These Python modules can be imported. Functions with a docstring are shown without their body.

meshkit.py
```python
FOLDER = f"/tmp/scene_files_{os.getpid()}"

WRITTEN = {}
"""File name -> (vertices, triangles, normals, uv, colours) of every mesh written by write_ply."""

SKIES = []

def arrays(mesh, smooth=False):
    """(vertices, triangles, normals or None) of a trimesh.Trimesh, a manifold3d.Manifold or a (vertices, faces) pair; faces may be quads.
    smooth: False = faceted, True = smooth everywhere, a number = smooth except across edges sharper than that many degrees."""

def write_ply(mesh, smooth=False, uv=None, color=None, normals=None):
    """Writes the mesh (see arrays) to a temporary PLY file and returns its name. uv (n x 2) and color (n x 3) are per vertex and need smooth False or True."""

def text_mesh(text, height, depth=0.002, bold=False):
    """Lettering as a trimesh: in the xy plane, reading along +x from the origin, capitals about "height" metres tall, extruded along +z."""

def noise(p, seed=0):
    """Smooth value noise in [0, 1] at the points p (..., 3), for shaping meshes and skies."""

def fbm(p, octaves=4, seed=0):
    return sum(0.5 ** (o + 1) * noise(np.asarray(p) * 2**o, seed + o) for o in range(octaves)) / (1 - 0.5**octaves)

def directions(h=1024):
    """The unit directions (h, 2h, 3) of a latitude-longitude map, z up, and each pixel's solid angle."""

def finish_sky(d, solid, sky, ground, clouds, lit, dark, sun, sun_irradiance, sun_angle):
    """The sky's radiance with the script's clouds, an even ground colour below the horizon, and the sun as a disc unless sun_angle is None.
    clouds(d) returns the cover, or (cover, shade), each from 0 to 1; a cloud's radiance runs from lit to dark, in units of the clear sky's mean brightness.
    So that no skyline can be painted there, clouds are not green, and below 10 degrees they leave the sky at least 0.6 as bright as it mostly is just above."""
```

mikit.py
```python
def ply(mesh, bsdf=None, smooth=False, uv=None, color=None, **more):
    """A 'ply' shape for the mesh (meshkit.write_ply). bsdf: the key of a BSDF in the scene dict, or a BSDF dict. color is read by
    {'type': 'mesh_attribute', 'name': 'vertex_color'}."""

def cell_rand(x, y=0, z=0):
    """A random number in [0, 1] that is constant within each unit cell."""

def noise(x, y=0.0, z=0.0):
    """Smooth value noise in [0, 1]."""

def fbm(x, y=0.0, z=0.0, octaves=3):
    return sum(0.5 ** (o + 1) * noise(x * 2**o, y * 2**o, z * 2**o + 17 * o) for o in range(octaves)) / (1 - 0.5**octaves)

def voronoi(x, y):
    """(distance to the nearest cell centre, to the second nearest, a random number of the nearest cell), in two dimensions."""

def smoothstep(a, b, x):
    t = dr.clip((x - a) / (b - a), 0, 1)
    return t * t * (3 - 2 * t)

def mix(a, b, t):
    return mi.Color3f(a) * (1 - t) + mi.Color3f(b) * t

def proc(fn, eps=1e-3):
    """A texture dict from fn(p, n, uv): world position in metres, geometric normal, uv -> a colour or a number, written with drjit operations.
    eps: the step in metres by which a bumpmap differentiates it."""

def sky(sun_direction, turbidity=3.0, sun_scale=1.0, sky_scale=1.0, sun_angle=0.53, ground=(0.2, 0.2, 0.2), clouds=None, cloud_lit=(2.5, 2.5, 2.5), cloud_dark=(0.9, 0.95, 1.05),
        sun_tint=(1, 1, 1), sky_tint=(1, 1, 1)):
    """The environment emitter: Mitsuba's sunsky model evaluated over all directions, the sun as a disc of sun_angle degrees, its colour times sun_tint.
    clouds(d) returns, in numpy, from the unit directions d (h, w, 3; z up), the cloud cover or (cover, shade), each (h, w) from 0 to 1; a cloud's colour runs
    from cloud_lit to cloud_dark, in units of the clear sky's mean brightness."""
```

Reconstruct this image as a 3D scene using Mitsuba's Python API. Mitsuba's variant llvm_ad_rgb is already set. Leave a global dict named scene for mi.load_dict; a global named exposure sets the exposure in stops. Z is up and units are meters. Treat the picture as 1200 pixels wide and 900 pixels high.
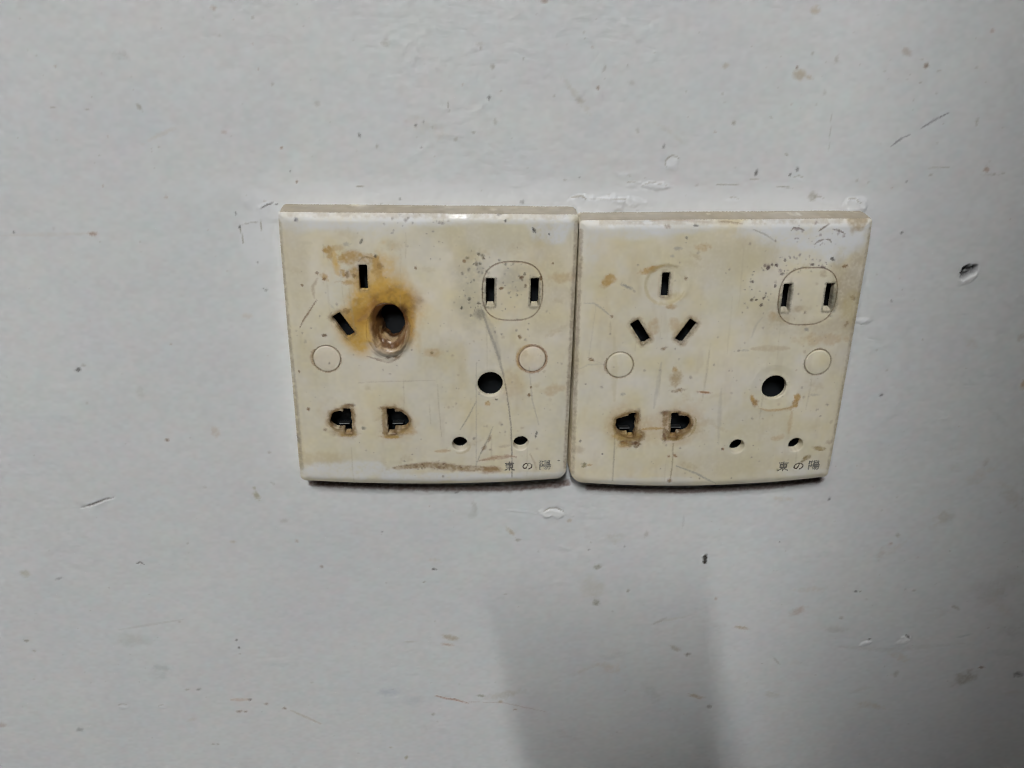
import math, numpy as np, trimesh, shapely, mitsuba as mi, mikit, meshkit
from shapely.geometry import Polygon, LineString, Point
from shapely import affinity
from scipy.spatial import Delaunay
T = mi.ScalarTransform4f
scene, labels = {}, {}

# ------------------------------------------------------------------ camera, lamps, exposure
exposure = 0.0
CAM = np.array([0.01263, -0.23127, 0.08424])
FW = np.array([0.0492586, 0.92156213, -0.38509327])
UP = np.array([0.00164363, 0.385486, 0.92271222])
RT = np.cross(FW, UP)
scene['camera'] = {'type': 'perspective', 'fov': 65.5546, 'fov_axis': 'x', 'near_clip': 0.002, 'far_clip': 50.0,
                   'to_world': T().look_at(origin=CAM.tolist(), target=(CAM + FW).tolist(), up=UP.tolist())}
TUBE, PANEL = 374.0, 12.3                      # radiance of the tube lamp and of the added fill panel
WARM, COOL = np.array([1.0, 0.975, 0.95]), np.array([0.985, 1.0, 1.0])


def mat(name, d):
    scene[name] = {'type': 'twosided', 'bsdf': d}
    return name


def rgb(*c):
    return {'type': 'rgb', 'value': list(c)}


VC = {'type': 'mesh_attribute', 'name': 'vertex_color'}
fb = mikit.fbm


def wall_relief(p, n, uv):
    return (fb(p.x * 900, p.z * 750, p.y * 100, 3) - 0.5) * (0.6 + 0.9 * mikit.noise(p.x * 22, p.z * 16)) + 0.35 * (mikit.noise(p.x * 300, p.z * 420) - 0.5)


def plastic_relief(p, n, uv):
    return fb(p.x * 700, p.z * 700, p.y * 700, 3) + 1.6 * fb(p.x * 150, p.z * 90, p.y * 90, 2)


def worn_gloss(p, n, uv):
    return 0.27 + 0.38 * mikit.smoothstep(0.35, 0.65, fb(p.x * 120, p.z * 70, p.y * 60, 3))


mat('wall_paint', {'type': 'bumpmap', 'arbitrary': mikit.proc(wall_relief, 3e-4), 'scale': 0.00015,
                   'bsdf': {'type': 'principled', 'base_color': VC, 'roughness': 0.62, 'specular': 0.35}})
mat('old_plastic', {'type': 'bumpmap', 'arbitrary': mikit.proc(plastic_relief, 3e-4), 'scale': 0.00010,
                    'bsdf': {'type': 'principled', 'base_color': VC, 'roughness': mikit.proc(worn_gloss), 'specular': 0.48}})
mat('melted_plastic', {'type': 'bumpmap', 'arbitrary': mikit.proc(plastic_relief, 3e-4), 'scale': 0.00016,
                       'bsdf': {'type': 'principled', 'base_color': VC, 'roughness': 0.34, 'specular': 0.5}})
mat('dark_core', {'type': 'principled', 'base_color': rgb(0.010, 0.012, 0.014), 'roughness': 0.5, 'specular': 0.3})
mat('contact_metal', {'type': 'roughconductor', 'material': 'Ni', 'alpha': 0.25} if False else
    {'type': 'principled', 'base_color': rgb(0.12, 0.125, 0.125), 'metallic': 0.9, 'roughness': 0.45})
mat('lamp_housing', {'type': 'principled', 'base_color': rgb(0.75, 0.75, 0.74), 'roughness': 0.4})
mat('device_black', {'type': 'principled', 'base_color': rgb(0.03, 0.03, 0.032), 'roughness': 0.3})
mat('blocker_fabric', {'type': 'principled', 'base_color': rgb(0.05, 0.05, 0.055), 'roughness': 0.9})  # cloth of the added light blocker
mat('stand_grey', {'type': 'principled', 'base_color': rgb(0.12, 0.12, 0.125), 'roughness': 0.4, 'metallic': 0.6})

# ------------------------------------------------------------------ helpers: marks (all in millimetres, on a plane x, z)


def fbm2(p, f, octv=3, seed=0):
    q = np.zeros((len(p), 3))
    q[:, :2] = p * f
    q[:, 2] = seed * 7.31 + 0.37
    return meshkit.fbm(q, octv, seed)


def sstep(a, b, x):
    t = np.clip((x - a) / (b - a), 0, 1)
    return t * t * (3 - 2 * t)


def seg_dist(p, pts):
    """Distance to a polyline and the position along it, 0 to 1."""
    best, where = np.full(len(p), 1e9), np.zeros(len(p))
    pts = np.asarray(pts, float)
    ln = np.linalg.norm(np.diff(pts, axis=0), axis=1)
    acc, tot = np.concatenate([[0], np.cumsum(ln)]), max(ln.sum(), 1e-9)
    for i in range(len(pts) - 1):
        a, d = pts[i], pts[i + 1] - pts[i]
        t = np.clip(((p - a) @ d) / max(d @ d, 1e-12), 0, 1)
        r = np.linalg.norm(p - a - t[:, None] * d, axis=1)
        up = r < best
        best[up], where[up] = r[up], (acc[i] + t[up] * ln[i]) / tot
    return best, where


class Marks:
    """Stains, specks, scratches (colour) and chips, ridges, dents (relief) at places of their own."""

    def __init__(self):
        self.todo = []

    def blob(self, c, rx, rz, color=None, alpha=1.0, ang=0.0, rag=0.5, soft=0.45, patchy=0.0, h=0.0, f=None):
        self.todo.append(('blob', c, rx, rz, color, alpha, ang, rag, soft, patchy, h, f))
        return self

    def line(self, pts, w, color=None, alpha=1.0, rag=0.5, taper=True, h=0.0, patchy=0.0):
        self.todo.append(('line', pts, w, color, alpha, rag, taper, h, patchy))
        return self

    def ring(self, c, r, w, color, alpha=1.0, a0=0.0, a1=360.0, patchy=0.4, sx=1.0, sz=1.0):
        a = np.radians(np.linspace(a0, a1, 24))
        return self.line([(c[0] + r * sx * math.cos(x), c[1] + r * sz * math.sin(x)) for x in a], w, color, alpha, 0.5, a1 - a0 < 359, 0.0, patchy)

    def specks(self, c, rx, rz, n, s0, s1, color, alpha, seed):
        g = np.random.default_rng(seed)
        for _ in range(n):
            a, r = g.uniform(0, 6.283), math.sqrt(g.uniform())
            s = s0 + (s1 - s0) * g.uniform() ** 2.5
            self.blob((c[0] + rx * r * math.cos(a), c[1] + rz * r * math.sin(a)), s * g.uniform(0.7, 1.5), s, color, alpha * g.uniform(0.45, 1), g.uniform(0, 180), 0.5, 0.4)
        return self

    def apply(self, p, col, y=None):
        order = np.argsort(p[:, 0], kind='stable')
        xs = p[order, 0]
        for k, m in enumerate(self.todo):
            if m[0] == 'blob':
                _, c, rx, rz, color, alpha, ang, rag, soft, patchy, h, f = m
                R = max(rx, rz) * (1.15 + rag + soft)
                lo, hi = (c[0] - R, c[1] - R), (c[0] + R, c[1] + R)
            else:
                _, pts, w, color, alpha, rag, taper, h, patchy = m
                R, a = w * 2.2 + 0.2, np.asarray(pts, float)
                lo, hi = a.min(0) - R, a.max(0) + R
            i0, i1 = np.searchsorted(xs, [lo[0], hi[0]])
            idx = order[i0:i1]
            idx = idx[(p[idx, 1] > lo[1]) & (p[idx, 1] < hi[1])]
            if not len(idx):
                continue
            q = p[idx]
            if m[0] == 'blob':
                ca, sa = math.cos(math.radians(ang)), math.sin(math.radians(ang))
                d = q - np.asarray(c)
                u, v = (d[:, 0] * ca + d[:, 1] * sa) / rx, (-d[:, 0] * sa + d[:, 1] * ca) / rz
                r = np.hypot(u, v) + rag * 2.2 * (fbm2(q, f or 1.3 / max(min(rx, rz), 0.35), 3, k) - 0.5)
                mask = 1 - sstep(1 - soft, 1 + soft, r)
            else:
                dist, t = seg_dist(q, pts)
                ww = w * (0.55 + rag * 1.6 * fbm2(q, 1.2 / max(w, 0.25), 2, k)) / (0.55 + 0.8 * rag)
                if taper:
                    ww = ww * (0.35 + 0.65 * np.sin(np.pi * np.clip(t, 0.02, 0.98)))
                mask = 1 - sstep(0.35, 1.0, dist / np.maximum(ww, 1e-3) / 1.2)
            if color is not None:
                mask = mask * np.clip(0.86 + 1.3 * (fbm2(q, 1.7, 2, k + 90) - 0.45), 0.4, 1)
            if patchy:
                mask = mask * np.clip(1 + patchy * 3.2 * (fbm2(q, 0.9, 3, k + 50) - 0.55), 0, 1)
            if color is not None and alpha:
                mm = (mask * alpha)[:, None]
                col[idx] = col[idx] * (1 - mm) + np.asarray(color) * mm
            if h and y is not None:
                y[idx] -= mask * h


# ------------------------------------------------------------------ helpers: meshes


def resample(poly, h):
    xy = np.asarray(poly.exterior.coords if hasattr(poly, 'exterior') else poly)
    line = LineString(xy)
    n = max(12, int(line.length / h))
    # keep the corners: sample edge by edge where edges are long
    out = []
    for a, b in zip(xy[:-1], xy[1:]):
        L_ = np.linalg.norm(b - a)
        k = max(1, int(round(L_ / h)))
        if L_ < 1e-6:
            continue
        out += [a + (b - a) * i / k for i in range(k)]
    out = np.array(out)
    keep = [0]
    for i in range(1, len(out)):
        if np.linalg.norm(out[i] - out[keep[-1]]) > h * 0.45:
            keep.append(i)
    return out[keep]


def ccw(loop, want=True):
    x, z = loop[:, 0], loop[:, 1]
    area = (x * np.roll(z, -1) - np.roll(x, -1) * z).sum()
    return loop if (area > 0) == want else loop[::-1]


def normals2(loop):
    t = np.roll(loop, -1, 0) - np.roll(loop, 1, 0)
    n = np.stack([t[:, 1], -t[:, 0]], -1)
    return n / np.maximum(np.linalg.norm(n, axis=1, keepdims=True), 1e-9)


def plate_mesh(outer, holes, h, yfun, outer_rings, hole_rings, seed=0):
    """A sheet in x, z with holes, facing -y, at depth yfun(x, z); rings = [(offset along the loop's outward normal, dy), ...] carry its edges back.
    Returns vertices (mm), faces and, per vertex, how far back along its ring it lies (0 on the sheet)."""
    loops = [ccw(resample(outer, h), True)] + [ccw(resample(x, h), False) for x in holes]
    region = Polygon(loops[0], [x for x in loops[1:]]).buffer(0)
    g = np.random.default_rng(seed)
    x0, z0, x1, z1 = region.bounds
    gx, gz = np.meshgrid(np.arange(x0 + h / 2, x1, h), np.arange(z0 + h / 2, z1, h), indexing='ij')
    grid = np.stack([gx.ravel(), gz.ravel()], -1) + g.uniform(-0.12, 0.12, (gx.size, 2)) * h
    inner = region.buffer(-0.55 * h)
    grid = grid[shapely.contains_xy(inner, grid[:, 0], grid[:, 1])]
    pts = np.vstack(loops + [grid])
    tri = Delaunay(pts).simplices
    cen = pts[tri].mean(1)
    tri = tri[shapely.contains_xy(region, cen[:, 0], cen[:, 1])]
    a, b, c = pts[tri[:, 0]], pts[tri[:, 1]], pts[tri[:, 2]]
    cr = (b[:, 0] - a[:, 0]) * (c[:, 1] - a[:, 1]) - (b[:, 1] - a[:, 1]) * (c[:, 0] - a[:, 0])
    tri = tri[np.abs(cr) > 1e-7]
    cr = cr[np.abs(cr) > 1e-7]
    tri[cr < 0] = tri[cr < 0][:, ::-1]
    V = [np.stack([pts[:, 0], yfun(pts), pts[:, 1]], -1)]
    F, back, at, count = [tri], [np.zeros(len(pts))], 0, len(pts)
    for li, loop in enumerate(loops):
        rings = outer_rings if li == 0 else hole_rings[li - 1]
        if callable(rings):
            rings = rings(loop)
        n, y0, m = normals2(loop), yfun(loop), len(loop)
        prev = np.arange(at, at + m)
        at += m
        for off, dy in rings:
            off, dy = np.broadcast_to(off, m), np.broadcast_to(dy, m)
            q = loop + n * off[:, None]
            V.append(np.stack([q[:, 0], y0 + dy, q[:, 1]], -1))
            back.append(np.array(dy))
            cur = np.arange(count, count + m)
            count += m
            nx, nc = np.roll(prev, -1), np.roll(cur, -1)
            F += [np.stack([prev, cur, nx], -1), np.stack([nx, cur, nc], -1)]
            prev = cur
    return np.vstack(V), np.vstack(F), np.concatenate(back)


def put(key, V, F, bsdf, col=None, smooth=True, M=None):
    mesh = trimesh.Trimesh(V * 0.001, F, process=False)
    more = {'to_world': M} if M is not None else {}
    scene[key] = mikit.ply(mesh, bsdf, smooth=smooth, color=None if col is None else np.clip(col, 0.003, 0.9), **more)
    return key


def rbox(w, d, h, r, c=(0, 0, 0)):
    """A box with rounded edges, mm."""
    import manifold3d as m3
    s = m3.Manifold.sphere(r, 12)
    return_ = m3.Manifold.batch_hull([s.translate((x * (w / 2 - r) + c[0], y * (d / 2 - r) + c[1], z * (h / 2 - r) + c[2])) for x in (-1, 1) for y in (-1, 1) for z in (-1, 1)])
    m = return_.to_mesh()
    return np.array(m.vert_properties[:, :3]), np.array(m.tri_verts)


# ------------------------------------------------------------------ colours (linear albedo)
PAINT = np.array([0.695, 0.708, 0.71])
WASH = np.array([0.74, 0.755, 0.77])
CREAM = np.array([0.735, 0.68, 0.535])
AMBER, OCHRE = (0.65, 0.39, 0.065), (0.47, 0.28, 0.07)
BROWN, RUST = (0.21, 0.105, 0.035), (0.33, 0.17, 0.08)
SOOT, UMBER = (0.03, 0.014, 0.006), (0.12, 0.05, 0.015)
GREY, DARK = (0.36, 0.34, 0.29), (0.06, 0.055, 0.05)
PINK, OLIVE, TAN = (0.60, 0.52, 0.45), (0.36, 0.32, 0.18), (0.47, 0.38, 0.25)

# ------------------------------------------------------------------ the wall
def axis(lo, hi, step, far0, far1):
    mid = np.arange(lo, hi + step, step)
    out = [step * 1.35 ** k for k in range(1, 60)]
    left = lo - np.cumsum(out)
    right = mid[-1] + np.cumsum(out)
    return np.concatenate([left[left > far0][::-1], mid, right[right < far1]])


wx, wz = axis(-172, 246, 0.40, -900, 900), axis(-190, 104, 0.40, -900, 700)
GX, GZ = np.meshgrid(wx, wz, indexing='ij')
WP = np.stack([GX.ravel(), GZ.ravel()], -1)
wcol = np.tile(PAINT, (len(WP), 1))
n1, n2, n3, n4 = (fbm2(WP, f, o, s)[:, None] - 0.5 for f, o, s in ((0.012, 3, 1), (0.06, 4, 2), (0.055, 3, 3), (0.9, 3, 4)))
wcol = wcol * (1 + 0.10 * n1 + 0.05 * n2 + 0.05 * n4) + n3 * np.array([0.035, -0.012, 0.0]) + n2 * np.array([0.0, 0.004, -0.03])
grain = fbm2(WP * np.array([0.8, 1.25]), 0.75, 2, 9)[:, None] - 0.5
wcol = wcol * (1 + 0.11 * grain) + (fbm2(WP, 0.35, 2, 10)[:, None] - 0.5) * np.array([0.04, -0.015, 0.0]) + (fbm2(WP, 0.3, 2, 11)[:, None] - 0.5) * np.array([-0.02, 0.012, 0.03])
wy = -(0.30 * (fbm2(WP, 0.035, 3, 5) - 0.5) * 1.6 + 0.10 * (fbm2(WP, 0.3, 3, 6) - 0.5))
w = Marks()
# whitewash touched up round the plates: slightly proud, ragged edges
w.blob((-0.4, 45.8), 62, 3.4, WASH, 0.75, rag=0.9, soft=0.7, f=0.16, h=0.10)
w.blob((86.4, 44.2), 60, 3.6, WASH, 0.75, rag=0.9, soft=0.7, f=0.16, h=0.10)
w.blob((-48.5, 34.4), 4.2, 10, WASH, 0.8, rag=0.7, soft=0.3, f=0.25, h=0.12)
w.blob((-44.9, 41.3), 3.2, 2.6, WASH, 0.8, rag=0.7, soft=0.3, h=0.2)
w.blob((48.8, 43.8), 7.5, 3.0, WASH, 0.9, rag=0.7, soft=0.25, h=0.5)
w.blob((65.3, 49.6), 4.2, 0.9, WASH, 0.9, ang=-4, rag=0.6, soft=0.3, h=0.4)
w.blob((57.4, 44.9), 5.0, 1.2, WASH, 0.8, ang=-5, rag=0.8, soft=0.3, h=0.3)
w.blob((125.3, 44.6), 3.4, 2.0, WASH, 0.95, rag=0.7, soft=0.3, h=0.4)
w.blob((133.9, 8.8), 2.4, 0.8, WASH, 0.9, rag=0.7, soft=0.4, h=0.3)
w.blob((-50.4, -3.8), 6, 40, WASH, 0.3, rag=0.6, soft=0.7, f=0.1)
w.line([(-47.8, 41.7), (-47.2, 42.2), (-45.7, 43.0), (-44.2, 43.5), (-42.8, 43.2)], 0.28, DARK, 0.8)
w.line([(-47.8, 41.5), (-47.8, 38.6), (-48.2, 35.1), (-47.0, 34.9)], 0.2, GREY, 0.8)
w.line([(-54.1, 36.6), (-53.3, 37.3), (-51.3, 37.8), (-48.6, 38.1)], 0.2, GREY, 0.5)
w.line([(-54.1, 36.6), (-53.8, 34.6), (-53.6, 31.9)], 0.22, GREY, 0.8)
w.blob((-54.1, 36.6), 0.35, 0.5, DARK, 0.8)
w.line([(40.7, 45.7), (42.4, 46.2), (43.9, 46.5), (45.4, 45.5)], 0.35, GREY, 0.85)
w.line([(45.4, 45.5), (52.4, 45.4), (56.9, 45.6)], 0.22, GREY, 0.6)
w.line([(60.8, 49.1), (63.7, 50.6), (68.5, 49.6)], 0.22, GREY, 0.6)
w.line([(56.9, 52.2), (58.6, 52.2)], 0.25, GREY, 0.7)
w.line([(83.2, 50.0), (90.2, 50.1)], 0.22, GREY, 0.6)
w.line([(92.7, 51.6), (96.3, 51.4)], 0.22, GREY, 0.5)
w.line([(100.8, 49.7), (105.6, 49.3)], 0.28, GREY, 0.7)
w.line([(122.4, 46.3), (124.4, 46.5), (126.5, 45.1)], 0.22, GREY, 0.7)
w.line([(-20.4, 48.5), (-18.0, 48.3)], 0.3, GREY, 0.8)
w.blob((69.6, 55.6), 1.8, 1.4, WASH, 0.8, rag=0.9, soft=0.4, h=0.25)
w.ring((69.6, 55.9), 2.0, 0.28, GREY, 0.8, 20, 220)
# chips, dents and holes
w.blob((164.6, 23.7), 3.2, 2.0, WASH, 0.7, ang=38, rag=0.5, soft=0.4, h=0.25)
w.blob((164.1, 24.5), 2.6, 1.7, (0.03, 0.03, 0.03), 0.97, ang=38, rag=0.55, soft=0.25, h=-2.5).blob((165.7, 22.6), 2.6, 0.8, (0.8, 0.8, 0.79), 0.9, ang=38, rag=0.6, soft=0.3, h=0.2)  # black inside of the hole painted in, shade the dent alone lacks
w.line([(165.1, 25.8), (166.4, 26.1)], 0.3, DARK, 0.5, h=-0.3)
w.blob((40.3, -60.2), 4.6, 1.5, (0.8, 0.81, 0.8), 0.95, ang=-6, rag=0.9, soft=0.25, h=0.35)
w.line([(36.2, -59.5), (38.2, -58.1), (40.8, -57.8), (43.2, -59.2)], 0.3, GREY, 0.9, h=-0.2)
w.line([(23.5, -58.6), (31.6, -59.4), (35.7, -60.5)], 0.25, WASH, 0.8, h=0.15)
w.blob((45.4, -62.9), 0.8, 0.8, TAN, 0.5)
w.blob((174.5, -117.2), 2.6, 1.7, (0.8, 0.81, 0.81), 1.0, ang=25, rag=0.8, soft=0.25, h=0.3)
w.blob((175.3, -115.2), 1.2, 0.5, DARK, 0.8, ang=-40)
w.blob((159.2, -118.1), 2.2, 1.0, WASH, 0.9, ang=10, rag=0.8, soft=0.25, h=0.4)
w.blob((160.8, -116.1), 0.5, 0.4, DARK, 0.8)
w.line([(-115.5, -56.1), (-111.5, -54.9), (-107.9, -53.3), (-104.7, -52.4)], 0.42, (0.2, 0.18, 0.17), 0.85, rag=0.4, h=-0.35)
w.line([(-115.1, -56.8), (-110.4, -55.2), (-105.7, -53.3)], 0.22, WASH, 0.35, h=0.06)
w.blob((-116.7, -141.6), 1.6, 0.9, WASH, 0.6, rag=0.8, soft=0.4, h=0.18)
w.ring((-116.6, -141.2), 1.8, 0.25, GREY, 0.7, 20, 170, sz=0.6)
w.blob((-102.5, -142.0), 1.2, 0.7, WASH, 0.6, rag=0.8, soft=0.4, h=0.15)
w.ring((-102.5, -141.6), 1.3, 0.2, GREY, 0.6, 20, 170, sz=0.6)
w.line([(-101.6, -78.5), (-100.3, -77.8), (-99.1, -78.9)], 0.4, (0.2, 0.19, 0.18), 0.8, h=-0.2)
# pencil and scuff lines
w.line([(132.2, 61.1), (133.9, 62.5), (135.2, 63.5), (137.3, 64.5)], 0.4, (0.25, 0.25, 0.27), 0.75, rag=1.0, patchy=0.5)
w.line([(139.9, 66.1), (142.5, 67.8), (144.7, 69.2), (147.1, 70.4)], 0.42, (0.22, 0.22, 0.24), 0.8, rag=1.0, patchy=0.4)
w.line([(113.3, 71.7), (113.9, 66.0), (114.5, 59.5)], 0.2, GREY, 0.35)
w.line([(85.0, -58.0), (85.0, -64.1), (85.0, -69.6)], 0.22, (0.3, 0.3, 0.3), 0.6)
w.line([(-1.6, -139.0), (2.2, -140.4), (6.3, -141.3), (10.8, -143.1)], 0.5, (0.42, 0.22, 0.10), 0.8, rag=1.0, patchy=0.5)
w.line([(10.8, -142.3), (24.0, -143.1), (40.4, -148.2)], 0.3, RUST, 0.3, patchy=0.6)
w.line([(-121.5, 33.6), (-107.3, 34.0), (-94.1, 34.5)], 0.7, PINK, 0.2, patchy=0.9)
w.line([(-77.3, -139.0), (-70.4, -139.2)], 0.9, (0.6, 0.45, 0.33), 0.5, patchy=0.5)
w.line([(-55.9, -144.6), (-50.5, -148.1), (-45.0, -151.7)], 0.6, TAN, 0.45, patchy=0.6)
w.line([(148.6, -119.1), (168.8, -121.5), (198.0, -119.0)], 1.4, GREY, 0.16, rag=1.0, patchy=0.9)
w.line([(-111.9, -106.0), (-101.3, -104.0), (-89.2, -102.0)], 0.6, GREY, 0.2)
w.line([(144.6, 55.3), (147.8, 55.6), (150.9, 55.6)], 0.4, GREY, 0.5, patchy=0.6)
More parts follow.
